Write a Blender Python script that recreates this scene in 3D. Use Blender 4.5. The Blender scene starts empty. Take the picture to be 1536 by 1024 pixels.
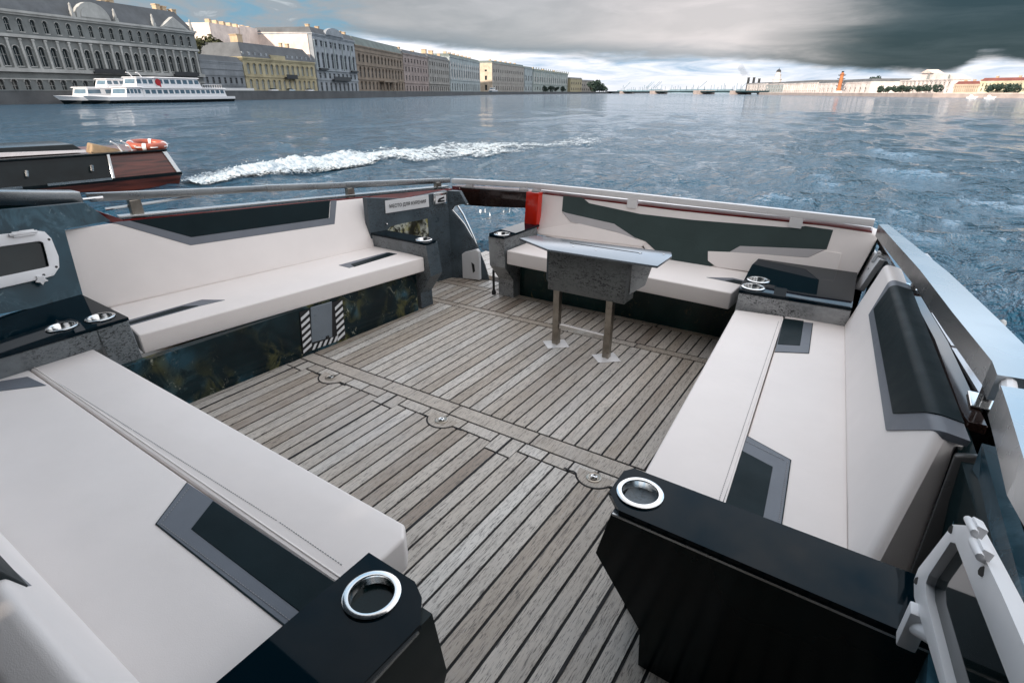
import bpy, bmesh, math, random
from mathutils import Vector, Matrix, noise as mnoise
R = math.radians
random.seed(7)
SC = bpy.context.scene
COL = SC.collection

# ------------------------------------------------------------------ node helpers
def mat(name):
    m = bpy.data.materials.new(name); m.use_nodes = True
    nt = m.node_tree; b = nt.nodes['Principled BSDF']
    return m, nt, b
def nd(nt, typ, **kw):
    n = nt.nodes.new(typ)
    for k, v in kw.items():
        if k.startswith('i_'):
            key = k[2:]
            n.inputs[int(key) if key.isdigit() else key].default_value = v
        else:
            setattr(n, k, v)
    return n
def lk(nt, a, b): nt.links.new(a, b)
def mth(nt, op, a, b=None, c=None, clamp=False):
    n = nt.nodes.new('ShaderNodeMath'); n.operation = op; n.use_clamp = clamp
    for i, v in enumerate((a, b, c)):
        if v is None: continue
        if isinstance(v, (int, float)): n.inputs[i].default_value = v
        else: lk(nt, v, n.inputs[i])
    return n.outputs[0]
def mix(nt, f, a, b, blend='MIX'):
    n = nt.nodes.new('ShaderNodeMix'); n.data_type = 'RGBA'; n.blend_type = blend
    for i, v in ((0, f), (6, a), (7, b)):
        if isinstance(v, (int, float)): n.inputs[i].default_value = v
        elif isinstance(v, tuple): n.inputs[i].default_value = v if len(v) == 4 else (*v, 1)
        else: lk(nt, v, n.inputs[i])
    return n.outputs[2]
def ramp(nt, f, *stops, interp='LINEAR'):
    n = nt.nodes.new('ShaderNodeValToRGB'); cr = n.color_ramp; cr.interpolation = interp
    while len(cr.elements) < len(stops): cr.elements.new(0.5)
    for e, (p, c) in zip(cr.elements, stops):
        e.position = p; e.color = (c, c, c, 1) if isinstance(c, (int, float)) else (*c, 1)
    if not isinstance(f, (int, float)): lk(nt, f, n.inputs[0])
    return n.outputs[0]
def smooth(nt, f, a, b):
    n = nt.nodes.new('ShaderNodeMapRange'); n.interpolation_type = 'SMOOTHSTEP'
    lk(nt, f, n.inputs[0])
    for i, v in ((1, a), (2, b)):
        if isinstance(v, (int, float)): n.inputs[i].default_value = v
        else: lk(nt, v, n.inputs[i])
    return n.outputs[0]
def coords(nt, scale=(1, 1, 1), kind='Object', rot=(0, 0, 0)):
    t = nd(nt, 'ShaderNodeTexCoord'); mp = nd(nt, 'ShaderNodeMapping')
    mp.inputs['Scale'].default_value = scale; mp.inputs['Rotation'].default_value = rot
    lk(nt, t.outputs[kind], mp.inputs['Vector']); return mp.outputs[0]
def noise(nt, vec, scale, detail=4, rough=.55, dist=0):
    n = nd(nt, 'ShaderNodeTexNoise'); n.inputs['Scale'].default_value = scale
    n.inputs['Detail'].default_value = detail; n.inputs['Roughness'].default_value = rough
    n.inputs['Distortion'].default_value = dist
    lk(nt, vec, n.inputs['Vector']); return n.outputs[0]
def bump(nt, b, h, strength=.2, dist=.01):
    n = nd(nt, 'ShaderNodeBump'); n.inputs['Strength'].default_value = strength
    n.inputs['Distance'].default_value = dist
    lk(nt, h, n.inputs['Height']); lk(nt, n.outputs[0], b.inputs['Normal'])

def plain(name, col, rough=.5, metal=0, var=.12, scale=6, bmp=0, bscale=200, coat=0, spec=.5):
    m, nt, b = mat(name)
    b.inputs['Roughness'].default_value = rough; b.inputs['Metallic'].default_value = metal
    b.inputs['Coat Weight'].default_value = coat; b.inputs['Coat Roughness'].default_value = .04
    b.inputs['Specular IOR Level'].default_value = spec
    v = coords(nt); n = noise(nt, v, scale, 5, .6)
    d = tuple(c * (1 - var) for c in col); l = tuple(min(1, c * (1 + var)) for c in col)
    lk(nt, ramp(nt, n, (.3, d), (.7, l)), b.inputs['Base Color'])
    if rough > .08:
        lk(nt, ramp(nt, noise(nt, v, scale * 2.3, 4), (.3, rough * .88), (.7, min(1, rough * 1.12))), b.inputs['Roughness'])
    if bmp:
        soft = noise(nt, v, 4.5, 3, .5) if 'leather' in name else None
        fine_ = noise(nt, v, bscale, 3)
        if soft is not None: fine_ = mth(nt, 'ADD', fine_, mth(nt, 'MULTIPLY', soft, 9.0))
        bump(nt, b, fine_, bmp, .002)
    return m

M = {}
M['white_leather'] = plain('white_leather', (.83, .775, .745), .42, var=.03, scale=3, bmp=.2, bscale=420, spec=.22)
M['grey_leather'] = plain('grey_leather', (.15, .165, .19), .42, var=.06, scale=5, bmp=.2, bscale=420, spec=.22)
M['dark_leather'] = plain('dark_leather', (.0035, .0125, .016), .5, var=.15, scale=5, bmp=.2, bscale=420, spec=.10)
M['green_leather'] = plain('green_grey_leather', (.040, .060, .058), .36, var=.12, scale=4, bmp=.2, bscale=420, spec=.22)
M['light_leather'] = plain('pale_grey_leather', (.44, .425, .43), .42, var=.04, scale=4, bmp=.2, bscale=420, spec=.22)
M['gloss_black'] = plain('gloss_black', (.0008, .0075, .0125), .03, var=.1, scale=3, spec=.11)
M['dark_panel'] = plain('dark_panel', (.004, .013, .015), .12, var=.3, scale=3, spec=.25)
M['aluminium'] = plain('aluminium', (.42, .44, .45), .27, 1, var=.08, scale=2)
M['steel'] = plain('steel', (.72, .72, .71), .16, 1, var=.06, scale=8)
M['old_steel'] = plain('old_steel', (.33, .30, .26), .3, 1, var=.25, scale=14)
M['mahogany'] = plain('mahogany', (.13, .012, .011), .12, var=.35, scale=9, coat=.3)
M['brown_gloss'] = plain('brown_gloss', (.022, .012, .010), .1, var=.3, scale=6)
M['red_paint'] = plain('red_paint', (.52, .018, .006), .14, var=.06, scale=3)
M['white_plastic'] = plain('white_plastic', (.78, .78, .79), .35, var=.03, scale=8)
M['black_plastic'] = plain('black_plastic', (.012, .013, .014), .4, var=.1)
M['caulk'] = plain('caulk', (.006, .006, .007), .75, var=.2)
M['sign_white'] = plain('sign_white', (.70, .71, .72), .3, var=.02)
M['ink'] = plain('ink', (.01, .01, .012), .6, var=.05)
M['dark_glass'] = plain('dark_glass', (.006, .012, .013), .05, var=.5, scale=3, spec=.3)
M['rope'] = plain('rope', (.6, .6, .58), .8, var=.2, scale=60)
M['panel_grey'] = plain('panel_grey', (.16, .19, .22), .3, var=.08)

def slate_mat(name, base, pits=.55, col2=None, sc=1):
    m, nt, b = mat(name); v = coords(nt)
    n = noise(nt, v, 5 * sc, 8, .65); n2 = noise(nt, v, 26 * sc, 5, .7)
    d = tuple(c * .62 for c in base); l = tuple(c * 1.3 for c in base)
    c1 = ramp(nt, n, (.3, d), (.7, l))
    c1 = mix(nt, ramp(nt, n2, (.35, 0.0), (.7, .35)), c1, col2 or tuple(c * 1.55 for c in base))
    vs = coords(nt, (1, 1, 1.9), rot=(.3, .5, .4))
    p = noise(nt, vs, 62 * sc, 3, .6, 1.2); area = noise(nt, v, 4 * sc, 2)
    pit = mth(nt, 'MULTIPLY', ramp(nt, p, (.52, 0), (.57, 1)), ramp(nt, area, (.38, 0), (.58, 1)))
    lk(nt, mix(nt, mth(nt, 'MULTIPLY', pit, .9), c1, (.012, .015, .017)), b.inputs['Base Color'])
    lk(nt, ramp(nt, n, (.3, .24), (.7, .42)), b.inputs['Roughness'])
    bump(nt, b, mth(nt, 'SUBTRACT', n2, pit), .3, .004)
    return m
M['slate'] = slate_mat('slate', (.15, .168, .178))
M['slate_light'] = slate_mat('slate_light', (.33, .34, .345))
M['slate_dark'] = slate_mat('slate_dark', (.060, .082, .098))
M['table_slate'] = slate_mat('table_slate', (.115, .122, .120), sc=.8)

def teak_mat():
    m, nt, b = mat('weathered_teak')
    at = nd(nt, 'ShaderNodeVertexColor'); at.layer_name = 'tone'
    sep = nd(nt, 'ShaderNodeSeparateColor'); lk(nt, at.outputs[0], sep.inputs[0])
    t = nd(nt, 'ShaderNodeTexCoord')
    off = nd(nt, 'ShaderNodeCombineXYZ'); lk(nt, mth(nt, 'MULTIPLY', sep.outputs[1], 40), off.inputs[1])
    lk(nt, mth(nt, 'MULTIPLY', sep.outputs[2], 17), off.inputs[2])
    add = nd(nt, 'ShaderNodeVectorMath', operation='ADD'); lk(nt, t.outputs['Object'], add.inputs[0]); lk(nt, off.outputs[0], add.inputs[1])
    def mp(s):
        q = nd(nt, 'ShaderNodeMapping'); q.inputs['Scale'].default_value = s; lk(nt, add.outputs[0], q.inputs[0]); return q.outputs[0]
    grain = noise(nt, mp((34, 2.2, 5)), 3.0, 8, .72, .9)
    fine = noise(nt, mp((120, 11, 10)), 2.2, 4, .7, .4)
    wide = noise(nt, mp((2.2, 1.1, 1)), 1.2, 4, .6)
    base = ramp(nt, sep.outputs[0], (0, (.30, .24, .19)), (.35, (.45, .39, .325)), (.7, (.57, .52, .46)), (1, (.68, .65, .605)))
    c = mix(nt, ramp(nt, grain, (.34, .75), (.47, 0)), base, (.085, .070, .062))
    c = mix(nt, ramp(nt, fine, (.38, .80), (.455, 0)), c, (.05, .043, .040))
    c = mix(nt, ramp(nt, grain, (.56, 0), (.76, .65)), c, (.56, .54, .53))
    c = mix(nt, ramp(nt, wide, (.35, .6), (.58, 0)), c, mix(nt, .5, c, (.16, .125, .095)))
    vec2 = coords(nt, (1, 1, 1)); st = noise(nt, vec2, 1.1, 5, .62)
    c = mix(nt, ramp(nt, st, (.50, 0), (.72, .45)), c, (.52, .50, .49))
    lk(nt, c, b.inputs['Base Color'])
    lk(nt, ramp(nt, st, (.3, .58), (.7, .28)), b.inputs['Roughness'])
    bump(nt, b, mth(nt, 'ADD', grain, mth(nt, 'MULTIPLY', fine, .7)), .55, .004)
    return m
M['teak'] = teak_mat()

def art_mat(name, scale, cols, dark, thr=.56, rough=.12):
    "abstract printed film: dark ground with patches of colour"
    m, nt, b = mat(name); v = coords(nt, (1, 1, .8))
    n1 = noise(nt, v, scale, 5, .62, .8); n2 = noise(nt, v, scale * 2.7, 6, .7, 1.4); n3 = noise(nt, v, scale * .6, 2)
    c = mix(nt, ramp(nt, n3, (.35, 0), (.65, 1)), dark, tuple(x * 2.2 for x in dark))
    cl = ramp(nt, noise(nt, v, scale * .33, 2), (.38, 0), (.56, 1))
    c = mix(nt, mth(nt, 'MULTIPLY', ramp(nt, n1, (thr, 0), (thr + .14, .9)), cl), c, mix(nt, ramp(nt, n3, (.45, 0), (.55, 1)), cols[0], cols[1]))
    c = mix(nt, mth(nt, 'MULTIPLY', ramp(nt, n2, (.60, 0), (.72, 1)), cl), c, cols[2])
    c = mix(nt, ramp(nt, n2, (.28, .9), (.40, 0)), c, dark)
    lk(nt, c, b.inputs['Base Color']); b.inputs['Roughness'].default_value = rough; b.inputs['Specular IOR Level'].default_value = .25
    return m
M['art_bench'] = art_mat('printed_film_bench', 7, ((.11, .11, .04), (.04, .12, .17), (.52, .53, .42)), (.0030, .011, .014), .46)
M['art_wall'] = art_mat('printed_film_wall', 6, ((.04, .11, .15), (.10, .20, .26), (.30, .42, .46)), (.008, .028, .040), .47, .25)
M['art_niche'] = art_mat('printed_film_niche', 22, ((.42, .39, .16), (.55, .57, .50), (.8, .8, .72)), (.02, .02, .015), .43)
M['art_far'] = art_mat('printed_film_far', 4, ((.07, .085, .04), (.04, .08, .06), (.16, .12, .05)), (.005, .018, .018), .55)

# ------------------------------------------------------------------ mesh helpers
class MB:
    def __init__(s): s.v = []; s.f = []; s.m = []
    def add(s, vs, fs, mi=0):
        o = len(s.v); s.v += [tuple(v) for v in vs]; s.f += [tuple(i + o for i in f) for f in fs]; s.m += [mi] * len(fs); return s
    def box(s, x0, x1, y0, y1, z0, z1, mi=0):
        return s.add([(x0, y0, z0), (x1, y0, z0), (x1, y1, z0), (x0, y1, z0), (x0, y0, z1), (x1, y0, z1), (x1, y1, z1), (x0, y1, z1)],
                     [(3, 2, 1, 0), (4, 5, 6, 7), (0, 1, 5, 4), (1, 2, 6, 5), (2, 3, 7, 6), (3, 0, 4, 7)], mi)
    def loft(s, a, b, mi=0, caps=True):
        n = len(a); fs = [(i, (i + 1) % n, n + (i + 1) % n, n + i) for i in range(n)]
        if caps: fs += [tuple(range(n - 1, -1, -1)), tuple(range(n, 2 * n))]
        return s.add(list(a) + list(b), fs, mi)
    def prism(s, poly, z0, z1, mi=0, caps=True):
        return s.loft([(p[0], p[1], z0) for p in poly], [(p[0], p[1], z1) for p in poly], mi, caps)
    def slab(s, pts, d, mi=0):
        "polygon pts (front face) thickened by the vector d"
        d = Vector(d); return s.loft([tuple(Vector(p)) for p in pts], [tuple(Vector(p) + d) for p in pts], mi)
    def beam(s, p, q, w, h, mi=0, up=(0, 0, 1)):
        p = Vector(p); q = Vector(q); d = (q - p).normalized(); u = Vector(up); sd = d.cross(u).normalized(); u = sd.cross(d)
        a = [p + sd * (x * w / 2) + u * (y * h / 2) for x, y in ((-1, -1), (1, -1), (1, 1), (-1, 1))]
        return s.loft(a, [c + (q - p) for c in a], mi)
    def tube(s, path, r, n=10, mi=0, closed=False):
        path = [Vector(p) for p in path]; rings = []; m = len(path); up = None
        for i, p in enumerate(path):
            d = (path[(i + 1) % m] - path[i - 1]) if closed else (path[min(i + 1, m - 1)] - path[max(i - 1, 0)])
            d.normalize()
            if up is None: up = d.orthogonal().normalized()
            up = (up - d * up.dot(d)).normalized(); sd = d.cross(up); rr = r[i] if isinstance(r, (list, tuple)) else r
            rings.append([p + (up * math.cos(a) + sd * math.sin(a)) * rr for a in [2 * math.pi * k / n for k in range(n)]])
        vs = [v for q in rings for v in q]; fs = []
        for i in range(m if closed else m - 1):
            a, b = i * n, ((i + 1) % m) * n
            fs += [(a + k, a + (k + 1) % n, b + (k + 1) % n, b + k) for k in range(n)]
        if not closed: fs += [tuple(range(n - 1, -1, -1)), tuple(range((m - 1) * n, m * n))]
        return s.add(vs, fs, mi)
    def lathe(s, c, prof, n=32, mi=0):
        "prof: list of (r, z) round the vertical axis at c"
        vs = [(c[0] + r * math.cos(2 * math.pi * k / n), c[1] + r * math.sin(2 * math.pi * k / n), c[2] + z) for r, z in prof for k in range(n)]
        fs = [(i * n + k, i * n + (k + 1) % n, (i + 1) * n + (k + 1) % n, (i + 1) * n + k) for i in range(len(prof) - 1) for k in range(n)]
        if prof[0][0] > 1e-6 and prof[0] != prof[-1]: pass
        return s.add(vs, fs, mi)

def link(o, parent=None):
    COL.objects.link(o)
    if parent is not None:
        o.parent = parent; o.matrix_parent_inverse = base_of(parent)
    return o
def base_of(p):
    mt = Matrix.Translation(p.location)
    if p.parent is not None: mt = p.parent.matrix_parent_inverse and (Matrix.Translation(p.parent.location) @ p.matrix_parent_inverse @ mt) or mt
    return mt.inverted()
def obj(name, mb, mats, parent=None, bevel=0, seg=2, sm=True, ang=35):
    me = bpy.data.meshes.new(name); me.from_pydata([tuple(v) for v in mb.v], [], mb.f)
    for m in (mats if isinstance(mats, (list, tuple)) else [mats]): me.materials.append(M[m] if isinstance(m, str) else m)
    me.polygons.foreach_set('material_index', mb.m)
    bm = bmesh.new(); bm.from_mesh(me)
    bmesh.ops.recalc_face_normals(bm, faces=bm.faces)
    if bevel:
        es = [e for e in bm.edges if len(e.link_faces) == 2 and e.calc_face_angle(0) > R(25)]
        bmesh.ops.bevel(bm, geom=es, offset=bevel, segments=seg, profile=.6, affect='EDGES', clamp_overlap=True)
    bm.to_mesh(me); bm.free()
    if sm:
        me.shade_smooth(); me.set_sharp_from_angle(angle=R(ang))
    o = bpy.data.objects.new(name, me)
    return link(o, parent)
def tag(o, label, cat, group=None):
    o['label'] = label; o['category'] = cat
    if group: o['group'] = group
    return o
def thing(name, label, cat, loc, group=None):
    o = bpy.data.objects.new(name, None); o.location = loc; o.empty_display_size = .1; COL.objects.link(o)
    return tag(o, label, cat, group)
def struct(o, kind='structure'): o['kind'] = kind; return o
def circle(c, r, n=32): return [(c[0] + r * math.cos(2 * math.pi * k / n), c[1] + r * math.sin(2 * math.pi * k / n)) for k in range(n)]
def plate(outer, holes, z0, z1):
    "flat plate with holes, as a mesh builder"
    cu = bpy.data.curves.new('c', 'CURVE'); cu.dimensions = '2D'; cu.fill_mode = 'BOTH'; cu.extrude = abs(z1 - z0) / 2
    for loop in [outer] + holes:
        sp = cu.splines.new('POLY'); sp.points.add(len(loop) - 1); sp.use_cyclic_u = True
        for p, q in zip(sp.points, loop): p.co = (q[0], q[1], 0, 1)
    o = bpy.data.objects.new('c', cu); COL.objects.link(o)
    dg = bpy.context.evaluated_depsgraph_get(); me = o.evaluated_get(dg).to_mesh()
    mb = MB(); zm = (z0 + z1) / 2
    mb.add([(v.co.x, v.co.y, v.co.z + zm) for v in me.vertices], [tuple(p.vertices) for p in me.polygons])
    o.evaluated_get(dg).to_mesh_clear(); bpy.data.objects.remove(o); bpy.data.curves.remove(cu)
    return mb
def copy_tree(o, parent=None):
    c = o.copy(); COL.objects.link(c)
    if parent is not None: c.parent = parent
    for ch in list(o.children): copy_tree(ch, c)
    return c
def text_mb(body, origin, xdir, zdir, height, depth=.002, width=None):
    cu = bpy.data.curves.new('t', 'FONT'); cu.body = body; cu.size = 1; cu.extrude = 0; cu.align_x = 'CENTER'; cu.align_y = 'CENTER'; cu.offset = .014
    o = bpy.data.objects.new('t', cu); COL.objects.link(o)
    dg = bpy.context.evaluated_depsgraph_get(); me = o.evaluated_get(dg).to_mesh()
    xs = [v.co.x for v in me.vertices]; ys = [v.co.y for v in me.vertices]
    cx, cy = (min(xs) + max(xs)) / 2, (min(ys) + max(ys)) / 2; ky = height / (max(ys) - min(ys)); kx = (width / (max(xs) - min(xs))) if width else ky
    X = Vector(xdir).normalized(); Z = Vector(zdir).normalized(); O = Vector(origin)
    mb = MB(); mb.add([tuple(O + X * ((v.co.x - cx) * kx) + Z * ((v.co.y - cy) * ky)) for v in me.vertices], [tuple(p.vertices) for p in me.polygons])
    o.evaluated_get(dg).to_mesh_clear(); bpy.data.objects.remove(o); bpy.data.curves.remove(cu)
    return mb
def lerp(a, b, t): return tuple(x + (y - x) * t for x, y in zip(a, b))
def shift(p, n, d): return tuple(a + b * d for a, b in zip(p, n))
M['thread'] = plain('thread', (.30, .30, .31), .8)
M['console_front'] = plain('console_front', (.0018, .0105, .0120), .17, var=.3, scale=3, spec=.20)
M['table_top'] = plain('table_top', (.22, .25, .28), .24, 1, var=.08, scale=2)
M['light_plate'] = plain('light_plate', (.56, .53, .53), .26, .5, var=.05, scale=2)
M['panel_dark'] = plain('panel_dark', (.055, .055, .055), .3, var=.2, scale=4)
M['white_rail'] = plain('white_rail', (.78, .765, .76), .38, .15, var=.03, scale=3)
M['foam'] = plain('foam', (.66, .70, .73), .75, var=.28, scale=5, bmp=.6, bscale=30)

m, nt, b = mat('foam_lace'); M['foam_lace'] = m
at_ = nd(nt, 'ShaderNodeVertexColor'); at_.layer_name = 'den'; v = coords(nt)
n1_ = noise(nt, v, 9, 5, .7, .6); n2_ = noise(nt, v, 2.5, 3, .5)
lk(nt, ramp(nt, n1_, (.34, (.22, .31, .37)), (.66, (.60, .65, .68))), b.inputs['Base Color']); b.inputs['Roughness'].default_value = .8
al_ = mth(nt, 'ADD', mth(nt, 'MULTIPLY', at_.outputs[0], 1.5), mth(nt, 'ADD', mth(nt, 'MULTIPLY', mth(nt, 'SUBTRACT', n1_, .5), 2.4), mth(nt, 'MULTIPLY', mth(nt, 'SUBTRACT', n2_, .5), .8)))
lk(nt, smooth(nt, al_, .10, .80), b.inputs['Alpha']); bump(nt, b, n1_, .25, .02)
# ================================================================== THE BOAT
# ---------------- deck
def band_hi(x): return 3.36 + .058 * (x + .97)
def band_lo(x): return 3.29 + .058 * (x + .97)
def edge_hi(x): return 2.02 + .030 * (x + 1.0)
def edge_lo(x): return 1.905 + .022 * (x + 1.0)
def build_deck():
    mb = MB(); tones = []
    gap = .0112
    def plank(x0, x1, ya, yb, tone=None):
        # ya / yb are functions of x
        t = tone if tone is not None else min(1, max(0, random.gauss(.60, .20)))
        tt = (t, random.random(), random.random())
        g = gap / 2; z = random.uniform(-.0006, .0006)
        p = [(x0 + g, ya(x0) + g, z), (x1 - g, ya(x1) + g, z), (x1 - g, yb(x1) - g, z), (x0 + g, yb(x0) - g, z)]
        q = [(a, b, -.006) for a, b, c in p]
        n = len(mb.f); mb.loft(q, p); tones.extend([tt] * (len(mb.f) - n))
    cst = lambda c: (lambda x: c)
    W = .0735; x = -4.4
    xs = []
    x = -2.085 - W * 31
    while x < .75: xs.append(x); x += W
    hatch = [-3.7025, -2.8935, -2.085, -1.2765, -.468, .3405]
    def fore_end(x): return 1.752 if min(abs(x - h) for h in hatch) < .080 else 1.80 + .02 * (x + 2.1)
    for a in xs:
        b = a + W
        m_ = fore_end((a + b) / 2); plank(a, b, cst(-.6), cst(m_))                 # fore field
        plank(a, b, edge_hi, band_lo)                                            # main field
        plank(a, b, band_hi, lambda x: 3.655 + .052 * (x + 2.2) if x < 9 else 0)  # aft field
    for a in range(0, 10):                                                       # long cross planks
        xa = -4.3 + a * .52
        plank(xa, xa + .52, edge_lo, edge_hi, .50 + .1 * random.random())
        plank(xa, xa + .52, band_lo, band_hi, .42 + .1 * random.random())
        plank(xa, xa + .52, lambda x: 3.655 + .052 * (x + 2.2), lambda x: 3.735 + .045 * (x + 2.2), .38)
    br = [-4.4]
    for h in hatch: br += [h - .08, h, h + .08]
    for rx in (-2.58, -1.692, -.79): br += [rx - .13, rx + .13]
    br = sorted(q for q in br if q < .7)
    for k, k2 in zip(br[:-1], br[1:]):
        n = max(1, round((k2 - k) / .17))
        for q in range(n): xa, xb = k + (k2 - k) * q / n, k + (k2 - k) * (q + 1) / n; plank(xa, xb, cst(fore_end((xa + xb) / 2)), edge_lo, random.uniform(.5, .95))
    for a in xs:                                                                  # gateway planks behind the aft margin
        if a < -2.35: plank(a, a + W, lambda x: 3.735 + .045 * (x + 2.2), cst(3.9))
    o = obj('deck', mb, 'teak', sm=False)
    ca = o.data.color_attributes.new('tone', 'FLOAT_COLOR', 'CORNER')
    return o, ca, tones
deck, ca, tones = build_deck()
# tone per loop (faces keep their order because no bevel was run)
for p, t in zip(deck.data.polygons, tones):
    for li in p.loop_indices: ca.data[li].color = (*t, 1)
struct(deck)
cb = MB().box(-4.6, .75, -.7, 3.92, -.04, -.0045); struct(obj('deck_caulking', cb, 'caulk'))
# rounded hatch seams, thin black caulk beads lying on the planks
hatch_x = (-2.8935, -2.085, -1.2765, -.468)
sm_ = MB()
def seam(pts, w=.007):
    for a, b in zip(pts[:-1], pts[1:]): sm_.beam((a[0], a[1], .0008), (b[0], b[1], .0008), w, .0022)
tab = MB()
for rx, ry in ((-2.58, 1.797), (-1.692, 1.82), (-.79, 1.85)):
    a0 = [(rx + .092 * math.cos(R(205 + 130 * k / 16)), ry + .02 + .092 * math.sin(R(205 + 130 * k / 16))) for k in range(17)]
    lft = [(rx - .15, ry - .014), (rx - .115, ry - .016), (rx - .098, ry - .012)]; rgt = [(rx + .098, ry - .012), (rx + .115, ry - .016), (rx + .15, ry - .014)]
    seam(lft + a0 + rgt, .009)
    tab.prism([(rx - .09, ry + .03)] + [(rx + (x - rx) * .95, ry + .02 + (y - ry - .02) * .95) for x, y in a0] + [(rx + .09, ry + .03)], -.004, .0012)
to = obj('lift_tab', tab, 'teak', sm=False); c3 = to.data.color_attributes.new('tone', 'FLOAT_COLOR', 'CORNER')
for d_ in c3.data: d_.color = (.45, .37, .61, 1)
struct(to)
for hx_ in hatch_x: seam([(hx_, edge_lo(hx_)), (hx_, -.5)], .012)
struct(obj('hatch_seam', sm_, 'caulk'))
for i, (rx, ry, lab) in enumerate(((-2.58, 1.797, 'round steel lift ring in the deck nearest the striped panel'), (-1.692, 1.82, 'round steel lift ring in the middle of the teak deck'), (-.79, 1.85, 'round steel lift ring in the deck beside the gloss black cup holder console'))):
    t = thing('lift_ring', lab, 'lift ring', (rx, ry, .001), 'lift rings set in the deck')
    obj('plate', MB().lathe((rx, ry, .001), [(.0, .001), (.034, .001), (.034, .004), (.022, .003)][::1], 24).lathe((rx, ry, .001), [(.036, 0), (.036, .004), (.030, .006), (.024, .004)], 24), 'old_steel', t)
    obj('pull', MB().tube([(rx + .013 * math.cos(a), ry + .013 * math.sin(a), .0075) for a in [2 * math.pi * k / 16 for k in range(16)]], .004, 6, 0, True).beam((rx - .014, ry, .007), (rx + .014, ry, .007), .006, .005), 'steel', t)

# swim platform behind the gateway
sp = MB()
for i in range(14): sp.box(-3.75 + i * .115, -3.643 + i * .115, 3.95, 5.0, -.12, -.10)
o = obj('swim_platform', sp, 'teak', sm=False); c2 = o.data.color_attributes.new('tone', 'FLOAT_COLOR', 'CORNER')
for p in o.data.polygons:
    for li in p.loop_indices: c2.data[li].color = (.85, (p.index // 6) * .13 % 1, .3, 1)
struct(o)
struct(obj('hull', MB().box(-3.85, -2.0, 3.93, 5.03, -.35, -.125).loft([(-3.2, 4.32, -.9), (.0, 4.32, -.9), (.45, -1.5, -.9), (-4.1, -1.5, -.9)], [(-3.45, 4.18, -.06), (.13, 4.18, -.06), (.75, -1.5, -.06), (-4.75, -1.5, -.06)]), 'brown_gloss', bevel=.02))

# ---------------- cup holders
def cup(parent, c, r=.066):
    h = obj('cup_holder', MB().lathe(c, [(r, .0), (r + .001, .005), (r - .004, .008), (r - .013, .007), (r - .016, .002), (r - .017, -.085), (r - .024, -.092), (r - .026, -.088), (r - .04, -.092), (0, -.093)], 40), 'steel', parent, ang=50)
    obj('cup_ring', MB().lathe(c, [(r - .018, -.060), (r - .024, -.057), (r - .024, -.063), (r - .018, -.064)], 40), 'steel', h)
    return h

# ---------------- port bench
b = thing('bench', 'long white bench beneath the smoking area wall, chevron striped panel in its base', 'bench', (-3.1, 2.0, 0), 'white benches round the deck')
lf = [(-3.11, 1.02), (-2.835, 2.945)]
seat = [(-3.095, 1.03), (-2.845, 2.985), (-3.46, 3.03), (-3.72, 1.13)]
s = obj('seat_cushion', MB().prism(seat, .335, .45), 'white_leather', b, .014, 3)
def inset(parent, outer, inner, z, ma='grey_leather', mi='dark_leather', name='contrast_panel'):
    if outer: obj(name, MB().prism([(p[0], p[1]) for p in outer], z - .004, z + .0025), ma, parent, .0015, 1)
    if inner: obj(name, MB().prism([(p[0], p[1]) for p in inner], z - .004, z + .0045), mi, parent, .0015, 1)
inset(s, [(-3.359,1.09,0.45),(-3.344,1.506,0.45),(-3.218,1.584,0.45),(-3.246,1.441,0.45),(-3.269,1.059,0.45)], [(-3.324,1.079,0.45),(-3.325,1.375,0.45),(-3.253,1.437,0.45),(-3.282,1.061,0.45)], .45)
inset(s, [(-3.223,2.465,0.45),(-3.184,2.922,0.45),(-3.082,2.932,0.45),(-3.105,2.465,0.45)], [(-3.162,2.527,0.45),(-3.156,2.917,0.45),(-3.084,2.919,0.45),(-3.095,2.501,0.45)], .45)
nLB = (Vector((-3.406, 2.985, .46)) - Vector((-3.668, 1.111, .46))).cross(Vector((-3.56, 3.0, .84)) - Vector((-3.668, 1.111, .46))).normalized()
if nLB.x < 0: nLB = -nLB
bk = obj('backrest', MB().slab([(-3.854,1.082,0.902),(-3.823,1.305,0.903),(-3.539,3.103,0.824),(-3.4,2.985,0.445),(-3.665,1.107,0.452),(-3.715,1.019,0.542)], tuple(-nLB * .12)), 'white_leather', b, .016, 3)
def trim(parent, pts, n, mt, d=.004, name='contrast_panel', back=.012):
    obj(name, MB().slab([shift(p, n, d) for p in pts], tuple(-Vector(n) * (back + d))), mt, parent, .002, 1)
trim(bk, [(-3.821,1.326,0.905),(-3.806,1.418,0.901),(-3.706,1.704,0.754),(-3.554,2.694,0.722),(-3.594,2.761,0.842),(-3.586,2.812,0.838),(-3.531,2.718,0.673),(-3.689,1.679,0.705)], nLB, 'grey_leather', .003)
trim(bk, [(-3.805,1.422,0.9),(-3.596,2.756,0.845),(-3.555,2.689,0.723),(-3.705,1.703,0.752)], nLB, 'dark_leather', .005)
bp = obj('base_panel', MB().slab([(-3.02, .86, .0), (-2.914, 2.95, 0), (-2.914, 2.95, .335), (-3.02, .86, .335)], (-.05, 0, 0)), 'art_bench', b)
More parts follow.
